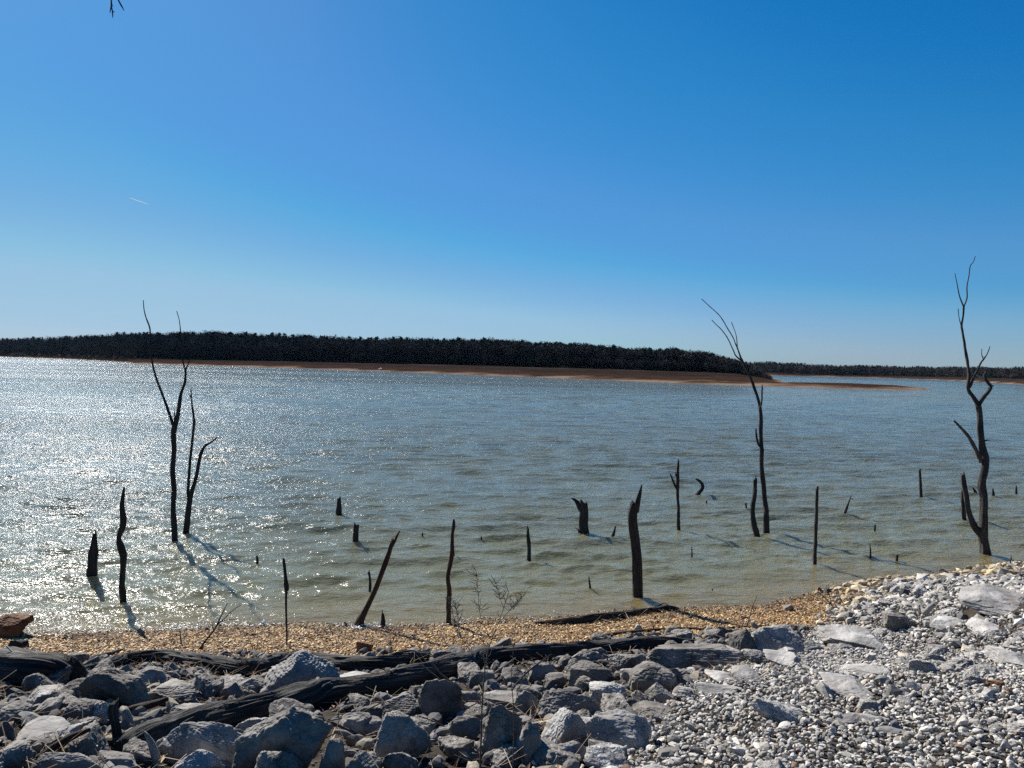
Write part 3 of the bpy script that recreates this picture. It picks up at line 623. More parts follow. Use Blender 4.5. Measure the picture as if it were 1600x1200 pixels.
# golden beach pebbles
n = 230000; x = r3.uniform(-9.5, 7.5, n); y = r3.uniform(7.2, 14, n); z = zt(x, y); s = shore_s(x, y); w = np.interp(x, *WID); size = .014+.028*r3.random(n)**3
ok = (s > -.35) & (s < w+.5+r3.normal(size=n)*.15) & in_frame(x, y, z) & (x < 6.2); x, y, z, size, s = x[ok], y[ok], z[ok], size[ok], s[ok]; n = len(x); print('beach', n)
t = r3.random(n); v = r3.uniform(.4, 1.25, n)[:, None]
cols = np.where(t[:, None] < .55, np.array([.50, .315, .125]), np.where(t[:, None] < .75, np.array([.52, .37, .19]), np.where(t[:, None] < .88, np.array([.27, .135, .045]), np.array([.12, .065, .03]))))*v*1.3*np.where(s < .2+.1*noise3(np.stack([x*2, y*0, y*0], 1)), .5, 1)[:, None]
scatter('beach_pebbles', np.stack([x, y, z+r3.random(n)*.012-.004], 1), size, cols, (.3, .55), MAT_BEACH, 'golden brown flat pebbles of the narrow beach', 'pebbles', seed=4)
# ------------------------------------------------------------------ DEAD WOOD in the lake
# every path: [(x, y, width), ...] in photograph pixels, read at the depth of the foot
def path3(path, Y0, lean=0., bury=0., dz0=0.):
    out = []; yb = path[0][1]
    for i, (px, py, wd) in enumerate(path):
        Y = Y0+dz0+lean*(yb-py)*Y0/F
        p = at_y(px, py, Y); out.append((p.x, p.y, p.z, max(wd, 1.1)*.5*Y/F))
    if bury:
        x, y, z, r_ = out[0]; x2, y2, z2, _ = out[1]; out.insert(0, (x-(x2-x)*.25, y, z-bury, r_*1.12))
    return out
def snag(base, parts, name, label, cat, group, lean=0., mat=None, jag=.06, kink=.02, onland=False, rough=.13):
    """base: the foot in the picture; parts: [(part name, path, lean), ...]; one part = a single mesh"""
    g = ground_hit(*base) if onland else water_pt(*base); Y0 = g.y; org = np.array([g.x, g.y, g.z])
    mat = mat or MAT_SNAG; objs = []
    if len(parts) > 1:
        root = empty(name, org); tag(root, label, cat, group)
    for i, (pn, path, ln, *rest) in enumerate(parts):
        first = i == 0; wpx = max(p[2] for p in path)
        j = jag if path[-1][2] > 2.6 else 0
        z_off = rest[0] if rest else 0.
        t = tube(path3(path, Y0, ln, .35 if path[0][1] >= base[1]-2 else 0, z_off), 22 if wpx > 6 else 9 if wpx > 3 else 6, rough if wpx > 2.5 else .05, j*min(1, wpx/8), kink=kink*min(1., wpx/9), ridge=.1, groove=.1 if wpx > 6 else 0)
        if len(parts) > 1: tubes_obj(pn, [t], (rest[1] if len(rest) > 1 else mat), root, org)
        else: return tag(tubes_obj(name, [t], mat, None, org), label, cat, group)
    return root
GT = 'dead trees standing in the lake'; GS = 'stakes and stumps standing in the lake'
snag((272, 845), [
 ('trunk', [(273, 845, 9), (271, 790, 7.5), (271, 720, 7), (271, 690, 7), (273, 668, 7.5), (277, 650, 6), (283, 615, 4.6), (289, 597, 4), (290, 577, 3.6)], .02),
 ('branch', [(272, 668, 5), (264, 645, 4.2), (252, 612, 3.6), (243, 585, 3.1), (237, 560, 2.7), (235, 530, 2.4), (234, 512, 2.2), (228, 495, 1.7), (225, 482, 1.4), (224, 469, .9)], .05),
 ('branch', [(290, 580, 2.8), (285, 560, 2.2), (283, 535, 1.9), (282, 515, 1.6), (280, 500, 1.2), (276, 486, .8)], -.05),
 ('branch', [(290, 578, 2.5), (294, 570, 1.9), (297, 560, 1.2)], .1),
 ('branch', [(272, 668, 3), (272.5, 655, 2.3), (272, 640, 1.4)], .1)],
 'dead_tree', 'tall thin forked dead tree standing alone-stemmed in the glittering water on the left', 'dead tree', GT, kink=.03)
snag((290, 832), [
 ('trunk', [(290, 832, 9), (293, 810, 8), (296, 788, 7.5), (300, 768, 6.2), (307, 745, 5.4), (311, 722, 4.8), (316, 704, 4.6), (320, 697, 3.6)], 0.),
 ('stem', [(295, 790, 5.5), (294, 765, 4.6), (296, 735, 4.2), (299, 700, 3.8), (303, 665, 3.6), (303, 655, 3.8), (300, 632, 2.5), (299, 618, 2), (298, 607, 1.4)], .04),
 ('branch', [(319, 698, 3.6), (326, 693, 3), (334, 688, 2.5), (339, 683, 1.4)], .1),
 ('branch', [(299, 623, 1.6), (297, 618, 1.2), (294, 616, .8)], .1)],
 'dead_tree', 'shorter twin-stemmed dead tree just right of the tall thin one on the left', 'dead tree', GT)
def stake(path, label, lean=0., mat=None, jag=.07, kink=.03, name='wooden_stake', cat='stake', onland=False, extra=None, rough=.15):
    parts = [('stem' if extra else name, path, lean)]+[('branch', e, l) for e, l in (extra or [])]
    return snag(path[0][:2], parts, name, label, cat, GS, 0, mat, jag, kink, onland, rough)
stake([(192, 938, 10), (190, 915, 9), (192, 885, 9), (193, 868, 10), (189, 850, 9), (187, 840, 7), (193, 818, 9), (191, 795, 7), (192, 778, 5), (194, 761, 2.2)], 'tall crooked pointed stake standing nearest the left shore', kink=.02)
stake([(143, 904, 15), (144, 885, 14), (145, 868, 14), (147, 850, 9), (148, 833, 5)], 'thick tapering stump left of the tall crooked stake', name='tree_stump', cat='stump', kink=.01)
stake([(530, 803, 9), (530, 790, 7.5), (530, 778, 5)], 'farther of two short stumps left of centre', name='tree_stump', cat='stump')
stake([(555, 849, 10), (556, 835, 9), (557, 819, 7.5)], 'nearer of two short stumps left of centre', name='tree_stump', cat='stump')
stake([(561, 976, 15), (568, 960, 9.5), (578, 939, 7), (590, 911, 7), (602, 880, 7), (609, 860, 7), (614, 843, 5.5)], 'long leaning brown pole with a flared root foot on the beach edge', mat=MAT_RUST, jag=.03, name='leaning_pole', cat='pole', kink=.0,
      extra=[([(611, 856, 5), (617, 845, 4), (622, 834, 3), (625, 829, 1.6)], 0), ([(563, 973, 9), (555, 977, 7), (546, 979, 6), (540, 975, 4.5), (538, 972, 2.5)], .0), ([(563, 976, 9), (567, 980, 7), (569, 983, 4)], -.2)])
stake([(579, 920, 4.5), (578, 905, 4), (576, 893, 4)], 'short thin stake just left of the leaning pole')
stake([(599, 980, 7.5), (599, 968, 5.5), (598, 958, 3)], 'small pointed stub at the water edge right of the leaning pole', name='tree_stump', cat='stump')
stake([(701, 974, 8), (702, 950, 7), (702, 925, 7), (699, 902, 6), (703, 880, 7), (706, 860, 6.5), (707, 835, 5), (709, 820, 5), (709, 811, 2.6)], 'tall crooked brown stake standing on the beach edge left of centre', mat=MAT_RUST)
stake([(709, 872, 3.4), (708, 858, 3), (706, 850, 2.6)], 'tiny stub hidden right behind the tall crooked brown stake', name='tree_stump', cat='stump')
stake([(826, 873, 6.8), (826, 850, 6), (825, 835, 5), (825, 825, 3)], 'straight medium stake just right of the centre of the picture')
stake([(912, 832, 16), (912, 815, 14), (913, 800, 14), (911, 787, 13)], 'thick broken trunk with a splintered beak pointing left', name='broken_trunk', cat='stump', jag=.12, kink=.01,
      extra=[([(909, 797, 10), (904, 788, 8), (899, 782, 5), (893, 778, 1.8)], 0), ([(915, 795, 6), (916, 789, 4), (917, 784, 1.6)], .0), ([(910, 830, 10), (906, 830, 7), (903, 828, 3)], .1)])
stake([(922, 921, 3.6), (921, 910, 3), (920, 901, 1.8)], 'small thin stub left of the thickest post near the shore', kink=0)
stake([(957, 841, 5.5), (959, 833, 4.5), (962, 822, 2.4)], 'small slanting stub between the beaked trunk and the thickest post', kink=0, name='tree_stump', cat='stump')
stake([(997, 934, 16), (996, 905, 15.5), (995, 870, 15.5), (991, 835, 15.5), (988, 810, 15), (990, 795, 14), (993, 783, 12)], 'thickest tall post near the shore with a split jagged top', name='broken_trunk', cat='trunk', jag=.1, kink=.0, rough=.06,
      extra=[([(993, 800, 10), (997, 782, 7.5), (1000, 770, 5.5), (1003, 757, 1.8)], 0)])
stake([(1060, 827, 5.5), (1060, 800, 5), (1059, 765, 5), (1059, 745, 5), (1060, 720, 3.2)], 'slim two-pronged stake right of the thickest post', extra=[([(1058, 764, 4), (1053, 755, 3.4), (1049, 745, 2.6), (1047, 740, 1.4)], 0), ([(1059, 746, 3), (1056, 742, 2.4), (1055, 738, 1.3)], 0)])
stake([(1090, 773, 7), (1096, 766, 6), (1098, 760, 5), (1095, 753, 4.5), (1087, 748, 2.4)], 'curved horn-shaped branch poking out of the water', name='curved_branch', cat='branch', jag=.0, kink=0)
stake([(1104, 787, 3), (1104, 782, 2.6)], 'tiny dark peg below the horn-shaped branch', kink=0, jag=.02)
stake([(1166, 795, 3), (1165, 786, 2.8)], 'tiny peg left of the leaning dead tree on the right', kink=0, jag=.02)
stake([(1081, 870, 2.4), (1081, 862, 2), (1081, 854, 1.4)], 'hair-thin stick standing between the thickest post and the straight thin stake', kink=0)
stake([(1113, 923, 2), (1113, 920, 2)], 'barely visible peg tip near the shore right of the thickest post', kink=0, jag=0)
stake([(660, 838, 2.6), (660, 832, 1.8)], 'tiny peg out in the water left of the tall crooked brown stake', kink=0, jag=.01)
stake([(752, 843, 2.6), (752, 838, 1.8)], 'tiny peg out in the water right of the tall crooked brown stake', kink=0, jag=.01)
stake([(402, 880, 4), (402, 873, 3.4), (401, 868, 2.4)], 'tiny stub left of the seed stalk in the glitter', kink=0, jag=.02)
stake([(1183, 838, 9), (1178, 818, 7.5), (1176, 795, 6.5), (1179, 772, 6), (1180, 760, 5.5), (1180, 748, 5)], 'bowed stump leaning against the foot of the thin leaning dead tree', name='tree_stump', cat='stump', kink=.01)
snag((1197, 832), [
 ('trunk', [(1197, 832, 9), (1197, 800, 7.5), (1194, 770, 7), (1191, 730, 6.5), (1190, 700, 6), (1189, 665, 5.4), (1188, 640, 5), (1183, 620, 4.4), (1175, 597, 4), (1168, 580, 3.8), (1159, 562, 3.4)], .05),
 ('branch', [(1160, 565, 2.6), (1150, 556, 2.1), (1146, 548, 1.8), (1138, 530, 1.6), (1128, 516, 1.5), (1120, 508, 1.2), (1112, 500, .8)], .1),
 ('branch', [(1160, 566, 3), (1153, 546, 2.4), (1149, 537, 1.7), (1145, 527, 1.5), (1136, 512, 1.5), (1127, 497, 1.5), (1119, 488, 1.3), (1108, 478, 1.2), (1096, 467, .8)], 0.),
 ('branch', [(1152, 545, 1.8), (1151, 530, 1.4), (1149, 520, 1.1), (1146, 512, 1.), (1143, 503, .7)], -.1),
 ('branch', [(1187, 640, 3.2), (1190, 628, 2.6), (1191, 612, 2.3), (1191, 601, 1.4)], -.1),
 ('branch', [(1190, 700, 4), (1185, 694, 3.6), (1182, 685, 3.4), (1181, 671, 2.8)], .1)],
 'dead_tree', 'thin dead tree arching left against the sky right of centre', 'dead tree', GT, kink=.03)
stake([(1273, 883, 6), (1274, 850, 5.5), (1275, 815, 5.2), (1276, 790, 4.6), (1277, 762, 4)], 'straight thin stake standing alone right of the arching dead tree', kink=.01)
stake([(1319, 806, 4.8), (1322, 795, 4.2), (1326, 785, 2.6), (1330, 774, 1.4)], 'small forked pale twig sticking up left of the large dead tree', mat=MAT_TWIG, kink=0, name='forked_branch', cat='branch', extra=[([(1321, 799, 3), (1325, 793, 2)], 0), ([(1330, 778, 1.4), (1333, 781, 1)], 0)])
stake([(1367, 827, 3), (1367, 820, 2.6)], 'tiny peg in open water below the forked pale twig', kink=0, jag=.01)
stake([(1360, 872, 3), (1360, 860, 2.2), (1359, 849, 1.3)], 'thin needle-like stick left one of the two near the right bank', kink=0)
stake([(1401, 878, 4), (1402, 867, 3.6)], 'short blunt peg right one of the two near the right bank', kink=0, jag=.01)
stake([(1439, 777, 5.2), (1438, 755, 4.4), (1437, 733, 3.4)], 'straight stake farther out left of the large dead tree', kink=.01)
stake([(1506, 812, 6.5), (1505, 790, 6), (1504, 767, 4)], 'short post half hidden behind the side stem of the large dead tree', kink=.01, name='tree_stump', cat='stump')
stake([(1525, 772, 4.6), (1523, 767, 4), (1520, 762, 2)], 'small stub between the stems of the large dead tree', kink=0, jag=.01, name='tree_stump', cat='stump')
stake([(1552, 775, 5), (1552, 769, 3.6), (1551, 763, 1.4)], 'small cone-shaped stub just right of the large dead tree', kink=0, jag=.01, name='tree_stump', cat='stump')
stake([(1588, 771, 4), (1588, 765, 3), (1588, 759, 1.6)], 'small stub farthest right in the water', kink=0, jag=.01, name='tree_stump', cat='stump')
stake([(1579, 887, 3), (1579, 880, 2.4), (1580, 869, 1.6)], 'thin stick rising behind the white rock at the right water edge', kink=0)
snag((1540, 866), [
 ('trunk', [(1540, 866, 15), (1539, 852, 13), (1536, 832, 14), (1537, 800, 12), (1537, 775, 11), (1534, 762, 12), (1535, 745, 10.5), (1539, 720, 11), (1535, 700, 10), (1533, 685, 9), (1531, 670, 9), (1531, 650, 8), (1528, 630, 8)], .0),
 ('stem', [(1535, 838, 11), (1526, 828, 9), (1517, 812, 8), (1512, 795, 7), (1510, 775, 7), (1506, 755, 6.5), (1504, 740, 5.5)], .06),
 ('branch', [(1533, 722, 6.5), (1528, 710, 6), (1518, 690, 5), (1512, 680, 4.5), (1503, 670, 3.8), (1490, 657, 2.6)], -.1, 0., MAT_TWIG),
 ('branch', [(1535, 690, 4), (1541, 688, 2.2), (1546, 688, 1.2)], 0),
 ('branch', [(1528, 632, 7), (1521, 620, 5.5), (1513, 608, 5.5), (1514, 590, 5), (1513, 575, 4.4), (1511, 555, 4), (1508, 540, 3.6), (1505, 520, 3.2), (1503, 508, 3), (1505, 493, 2.6), (1506, 477, 2.8)], .04),
 ('branch', [(1506, 479, 2.4), (1511, 465, 1.9), (1511, 448, 1.7), (1514, 430, 1.5), (1516, 416, 1.4), (1521, 409, 1.), (1524, 400, .7)], .05),
 ('branch', [(1505, 478, 2.2), (1499, 462, 1.7), (1496, 447, 1.4), (1494, 436, 1.), (1492, 427, .7)], -.08),
 ('branch', [(1503, 512, 1.7), (1499, 498, 1.2), (1497, 482, .7)], 0),
 ('branch', [(1515, 606, 4), (1522, 590, 3.2), (1529, 575, 2.8), (1533, 566, 2.3), (1537, 561, 2.2), (1543, 552, 1.4), (1547, 541, .8)], -.08),
 ('branch', [(1537, 562, 1.8), (1534, 554, 1.3), (1534, 545, .9)], -.08),
 ('branch', [(1529, 632, 7), (1536, 622, 5.5), (1544, 612, 5), (1548, 604, 5), (1543, 597, 4), (1538, 589, 4), (1540, 581, 2.4)], .05),
 ('branch', [(1547, 605, 4), (1550, 603, 2.6), (1553, 603, 1.4)], .05),
 ('branch', [(1538, 592, 3.4), (1530, 588, 3), (1523, 585, 2.6), (1517, 583, 1.6)], .05, 0., MAT_BARE)],
 'dead_tree', 'largest dead tree with several gnarled stems at the right edge', 'dead tree', GT, kink=.02, mat=MAT_BIG)

# ------------------------------------------------------------------ DRIFTWOOD on the bank
def log(path, label, mat=None, name='driftwood_log', cat='log', seg=64, rough=.05, jag=.03, group=None, lift=.0, extra=(), pz=None, step=None, ridge=.09):
    """path: (x, y of the centre line, width); laid on the ground at each node, lift in metres"""
    def nodes(path, lf):
        out = []
        for i, n_ in enumerate(path):
            px, py, wd = n_[:3]; l = n_[3] if len(n_) > 3 else lf
            g = ground_hit(px, py+wd*.45); d = ray(px, py); r_ = wd*.5*g.y/F
            Y = g.y+r_*.5-l; p = at_y(px, py, Y); out.append((p.x, p.y, p.z, r_))
        return out
    P = nodes(path, lift); org = np.mean(np.array(P)[:, :3], 0); ts = [tube(P, seg, rough, jag, step=step or .025, ridge=ridge, groove=.2)]
    if extra:
        root = empty(name, org); tag(root, label, cat, group); tubes_obj('trunk', ts, mat or MAT_LOG, root, org)
        for pn, pth in extra: tubes_obj(pn, [tube(nodes(pth, lift), 10, .15, .02, ridge=.1)], mat or MAT_LOG, root, org)
        return root
    return tag(tubes_obj(name, ts, mat or MAT_LOG, None, org), label, cat, group)
log([(190, 1172, 30), (225, 1155, 44), (270, 1140, 42), (330, 1124, 44), (400, 1108, 40), (450, 1096, 41), (500, 1084, 40), (550, 1078, 37), (600, 1070, 35), (650, 1056, 33), (700, 1044, 35), (735, 1034, 30), (770, 1027, 26), (830, 1021, 25), (900, 1017, 24), (960, 1012, 23), (1010, 1006, 21), (1050, 1003, 15), (1095, 1004, 6)],
    'long straight grey log lying diagonally across the bank from lower left to centre right', lift=.03, extra=[('knot', [(498, 1066, 9), (508, 1058, 9), (516, 1062, 6)]), ('knot', [(745, 1020, 10), (752, 1014, 8), (757, 1012, 4)])])
log([(128, 1050, 14), (160, 1043, 19), (195, 1032, 21), (230, 1029, 23), (270, 1028, 24), (310, 1034, 23), (345, 1042, 24), (380, 1047, 25), (410, 1041, 25), (440, 1033, 25), (470, 1030, 24), (510, 1034, 22), (550, 1037, 22), (590, 1038, 22), (625, 1031, 21), (655, 1027, 17), (680, 1024, 8), (700, 1021, 4)],
    'black sinuous log arching along the upper edge of the beach on the left', ridge=.14, rough=.12)
log([(-60, 1040, 60), (0, 1046, 58), (50, 1049, 56), (95, 1052, 48), (125, 1056, 28)], 'thick charred-looking fallen trunk at the left edge of the bank', extra=[('branch', [(110, 1045, 14), (140, 1032, 12), (170, 1022, 8), (198, 1013, 3)]), ('bark_strip', [(55, 1023, 5), (90, 1024, 5), (120, 1030, 4), (134, 1034, 2)])])
log([(836, 973, 3), (865, 973, 8), (895, 970, 11), (925, 966, 13), (960, 963, 12), (990, 958, 10), (1020, 954, 9), (1045, 951, 9), (1060, 952, 5)], 'waterlogged dark log lying along the waterline behind the thickest post', mat=MAT_SNAG,
    extra=[('branch', [(960, 960, 4), (959, 955, 3), (961, 951, 2)]), ('branch', [(988, 955, 4), (990, 950, 3), (987, 947, 2)]), ('branch', [(1025, 951, 3), (1030, 946, 2), (1036, 943, 2), (1044, 945, 2), (1046, 949, 1.5)]), ('branch', [(1024, 952, 3), (1022, 948, 3)])])
log([(933, 998, 9), (945, 994, 8), (965, 990, 5), (1000, 986, 4.5), (1040, 983, 4.5), (1075, 982, 4.5), (1110, 984, 4), (1150, 981, 3.5), (1190, 978, 3), (1205, 977, 2)], 'thin dark branch lying along the golden beach near its right end', mat=MAT_RUST, name='fallen_branch', cat='branch', seg=8)
def stick(pts, label, mat=None, name='stick', cat='stick', seg=7, base=None, group='loose sticks on the bank', jag=.0):
    g = ground_hit(*(base or pts[-1][:2])); P = []
    for i, q in enumerate(pts):
        px, py, wd = q[:3]; dy = q[3] if len(q) > 3 else 0.
        p = at_y(px, py, g.y+dy-.02); P.append((p.x, p.y, p.z, wd*.5*g.y/F))
    org = np.array([g.x, g.y, g.z])
    return tag(tubes_obj(name, [tube(P, seg, .1, jag)], mat or MAT_BARE, None, org), label, cat, group)
stick([(10, 1009, 2.6, .3), (25, 1025, 2.6, .22), (38, 1042, 3, .12), (50, 1062, 3, .03), (55, 1075, 3, 0)], 'upper of two bleached sticks leaning on the charred trunk at left')
stick([(14, 1028, 2, .3), (28, 1044, 2.2, .15), (44, 1062, 2.2, .05), (53, 1074, 2, 0)], 'lower of two bleached sticks leaning on the charred trunk at left')
stick([(-20, 1032, 5, .2), (8, 1031, 4, .2), (18, 1033, 2, .2)], 'short bleached stick across the charred trunk at the left edge', base=(10, 1050))
stick([(184, 1172, 20), (183, 1150, 15), (180, 1130, 13), (176, 1112, 16), (177, 1098, 13)], 'upright broken black stub in front of the left end of the long log', mat=MAT_LOG, name='tree_stump', cat='stump', seg=14, base=(184, 1170), jag=.03)
stick([(250, 1205, 15), (243, 1180, 13), (235, 1158, 9), (226, 1143, 3)], 'pale splintered shard standing on end below the long log', mat=MAT_BARE, name='wood_shard', cat='driftwood', seg=9, base=(248, 1200), jag=.02)
stick([(205, 1146, 14, .05), (200, 1125, 15, .06), (193, 1108, 12, .06)], 'pale split wood block right behind the upright black stub', mat=MAT_BARE, name='wood_shard', cat='driftwood', seg=9, base=(203, 1146), jag=.03)
stick([(522, 1142, 6), (538, 1146, 9), (552, 1153, 8), (564, 1160, 7), (574, 1158, 5)], 'pale crooked branch lying between the dark boulders', mat=MAT_BARE, base=(552, 1160))
stick([(517, 1128, 5), (536, 1137, 5), (555, 1147, 4.5), (575, 1156, 4)], 'grey straight stick lying just above the pale crooked branch', mat=MAT_TWIG, base=(552, 1155))
stick([(50, 1178, 4, 0), (72, 1166, 5, 0), (95, 1152, 4, 0)], 'bleached stick sloping up between rocks low on the left', base=(72, 1172))
stick([(100, 1165, 8, 0), (130, 1163, 12, 0), (165, 1160, 14, 0), (200, 1158, 12, 0)], 'dark thick branch lying left of the upright black stub', mat=MAT_LOG, name='fallen_branch', cat='branch', seg=12, base=(150, 1172))
stick([(40, 1196, 12), (75, 1176, 14), (110, 1152, 12), (140, 1140, 6)], 'reddish brown rotten branch low on the left', mat=MAT_RUST, name='fallen_branch', cat='branch', seg=12, base=(80, 1186))
stick([(193, 1110, 7), (215, 1106, 12), (240, 1100, 11), (262, 1092, 7)], 'short thick limb lying behind the upright black stub', mat=MAT_RUST, name='fallen_branch', cat='branch', seg=12, base=(225, 1116))
stick([(673, 1034, 3.2), (690, 1054, 3), (715, 1072, 2.6), (736, 1090, 2.4), (748, 1098, 2)], 'upper thin dead vine hanging off the long log', mat=MAT_TWIG, base=(748, 1100), seg=6)
stick([(660, 1040, 2), (690, 1064, 2), (712, 1085, 2), (735, 1105, 2)], 'lower thin dead vine hanging off the long log', mat=MAT_TWIG, base=(735, 1108), seg=6)
stick([(652, 1118, 1.8), (680, 1128, 2), (705, 1140, 1.8), (740, 1150, 2)], 'thin wire-like twig across the dark gap beside the pitted boulder', mat=MAT_TWIG, base=(700, 1150), seg=6)
stick([(505, 1129, 3), (530, 1123, 2.4), (555, 1118, 2.6), (580, 1106, 2.2), (600, 1096, 1.6)], 'long thin twig arching over the knobbly dark rock', mat=MAT_TWIG, base=(555, 1140), seg=6)
stick([(760, 1130, 2.6), (775, 1140, 2.4), (800, 1132, 2.6), (822, 1128, 2), (840, 1116, 1.4)], 'thin twig lying across the tall blue-grey boulder', mat=MAT_TWIG, base=(795, 1165), seg=6)
stick([(800, 1076, 3), (822, 1052, 3), (842, 1036, 2.4), (862, 1022, 1.4)], 'curved dead twig leaning on the right part of the long log', mat=MAT_TWIG, base=(800, 1080), seg=6)
stick([(760, 1062, 2.6), (780, 1046, 2.4), (806, 1028, 1.8)], 'pale thin twig leaning on the long log behind the weed', base=(760, 1066), seg=6)
stick([(900, 1125, 4), (915, 1128, 4), (938, 1130, 3)], 'short brown twig between two pale boulders in the lower middle', mat=MAT_TWIG, base=(915, 1132))
stick([(1445, 958, 9), (1452, 950, 9), (1460, 944, 7)], 'stubby grey wood chunk by the pale boulder with a dark end face', mat=MAT_BARE, base=(1450, 966), name='wood_shard', cat='driftwood')
stick([(1436, 945, 3), (1437, 955, 3), (1436, 964, 3)], 'white upright stick in the cobbles on the right', base=(1436, 966))
stick([(1128, 970, 1.6), (1132, 978, 1.6), (1135, 985, 1.6)], 'tiny bleached twig on the beach beside the thin dark branch', base=(1134, 986))

# ------------------------------------------------------------------ WEEDS and twigs
def weed(base, stems, name, label, cat, mat=None, group=None, onland=True, dots=0, size=1.0, seed=0, dep=None, sprays=0, spray_px=16, dotpx=1.3, thin=1.):
    """stems: pixel paths [(x,y,w),...]; sprays: fine side twigs along the upper half of each stem"""
    r_ = np.random.default_rng(seed); g = ground_hit(*base); Y = g.y if dep is None else dep; org = np.array([g.x, g.y, g.z]) if dep is None else np.array(at_y(*base, dep))
    main_, fine_, V3, F3 = [], [], [], []; tips = []
    for si, st in enumerate(stems):
        ln = r_.normal()*.12
        P = [(*at_y(px, py, Y+ln*(st[0][1]-py)*Y/F), w*.5*Y/F*thin) for px, py, w in st]; main_.append(tube(P, 6, .06, 0, ridge=.02, closed=True))
        C_ = catmull(np.array(P), .02)
        for k in range(sprays):
            i = int(len(C_)*r_.uniform(.35, .99)); p = C_[min(i, len(C_)-1), :3]; L = r_.uniform(.4, 1.3)*spray_px*Y/F; a = r_.uniform(0, 6.28)
            d = np.array([math.cos(a)*.75, math.sin(a)*.75, r_.uniform(.3, 1.1)]); d /= np.linalg.norm(d); q = p+d*L*.5+r_.normal(size=3)*L*.06; e = p+d*L+r_.normal(size=3)*L*.15
            rr_ = .6*.5*Y/F; fine_.append(tube([(*p, rr_), (*q, rr_*.8), (*e, rr_*.5)], 3, 0, 0, ridge=0, closed=False)); tips += [q, e]
        tips.append(C_[-1, :3])
    for k in range(dots):
        c_ = np.array(tips[r_.integers(len(tips))])+r_.normal(size=3)*spray_px*.12*Y/F; s_ = dotpx*.5*Y/F*r_.uniform(.6, 1.5); P_, F_ = ICO[1]
        F3.append(F_+len(V3)*len(P_)); V3.append(P_*s_*r_.uniform(.6, 1.2, 3)+c_)
    root = empty(name, org); tag(root, label, cat, group)
    for m_ in main_: tubes_obj('stem', [m_], mat or MAT_TWIG, root, org)
    if fine_ and len(fine_) <= 100:
        for f_ in fine_: tubes_obj('twig', [f_], mat or MAT_TWIG, root, org)
    elif fine_: tag(tubes_obj('twigs', fine_, mat or MAT_TWIG, root, org), kind='stuff')
    if V3 and len(V3) <= 100:
        for v_ in V3: mesh_np('seed_head', v_-org, ICO[1][1], mat or MAT_TWIG, False, root)
    elif V3: tag(mesh_np('seed_heads', np.vstack(V3)-org, np.vstack(F3), mat or MAT_TWIG, False, root), kind='stuff')
    return root
weed((750, 1200), [[(750, 1235, 6), (750, 1195, 5.5), (752, 1150, 4.5), (753, 1110, 4), (756, 1065, 3.4), (760, 1030, 2.6), (768, 1000, 2), (778, 975, 1.6), (787, 950, 1.2), (795, 925, .8)],
      [(756, 1065, 2.2), (748, 1040, 1.8), (730, 1010, 1.4), (715, 985, 1.2), (708, 960, .8), (702, 935, .6)], [(768, 1000, 1.4), (760, 985, 1), (750, 960, .9), (747, 925, .7), (744, 892, .5)],
      [(778, 975, 1.2), (795, 955, 1), (810, 940, .8), (822, 925, .6)], [(720, 1000, 1), (716, 970, .8), (712, 945, .6)], [(787, 950, 1), (780, 930, .7), (775, 912, .5)]],
     'dry_weed', 'tall dry branching weed with fine seed sprays in front of the long log', 'weed', dots=380, sprays=26, spray_px=17, seed=4, dep=3.45, mat=MAT_WEED, thin=.62)
weed((800, 1200), [[(800, 1240, 4), (801, 1195, 3.4), (803, 1150, 3), (802, 1100, 2.6), (799, 1060, 2.2), (802, 1020, 1.6), (806, 980, 1)], [(802, 1110, 1.6), (810, 1080, 1.2), (818, 1060, .9)]],
     'dry_weed', 'thinner straight dry stem just right of the tall branching weed', 'weed', dots=60, sprays=12, spray_px=10, seed=5, dep=3.5, mat=MAT_WEED, thin=.6)
weed((447, 1010), [[(448, 1011, 2.6), (448, 985, 3), (447, 950, 3.6), (447, 930, 4), (448, 921, 7.5), (447, 912, 8), (446, 900, 5.2), (444, 880, 5), (443, 872, 3.4)]], 'seed_stalk', 'tall dark mullein-like seed stalk rising from the golden beach', 'stalk', mat=MAT_SNAG, sprays=0, dots=0, seed=6)
weed((311, 1016), [[(311, 1016, 4), (322, 1000, 3.2), (334, 985, 2.6), (341, 972, 2), (349, 955, 1.6), (356, 942, 1)], [(338, 978, 2), (352, 965, 1.6), (366, 952, 1.2), (377, 945, .8)], [(341, 973, 1.4), (356, 968, 1), (372, 968, .7)], [(334, 985, 1.4), (331, 975, 1)]],
     'bare_sapling', 'small leafless sapling leaning right on the left part of the beach', 'sapling', mat=MAT_SNAG, seed=7, sprays=2, spray_px=8)
weed((283, 1006), [[(283, 1006, 2.2), (282, 995, 1.8), (281, 984, 1.2)]], 'dry_weed', 'short thin stem on the beach left of the leaning sapling', 'weed', mat=MAT_SNAG, seed=8)
weed((1167, 978), [[(1167, 978, 2), (1171, 965, 1.6), (1176, 948, 1.2), (1182, 933, .8)], [(1171, 963, 1), (1176, 957, .8)]], 'dry_weed', 'slender dry stem at the right end of the golden beach', 'weed', seed=9)
weed((1300, 945), [[(1300, 946, 2), (1290, 935, 1.5), (1278, 925, .8)], [(1300, 946, 1.8), (1296, 932, 1.3), (1290, 918, .7)], [(1301, 946, 1.8), (1308, 935, 1.2), (1312, 920, .7)], [(1300, 946, 1.6), (1284, 938, 1.1), (1268, 930, .6)], [(1301, 946, 1.6), (1318, 938, 1), (1330, 928, .6)]],
     'dry_weed', 'wispy dry tuft among the cobbles at the right water edge', 'weed', seed=10, sprays=4, spray_px=10)
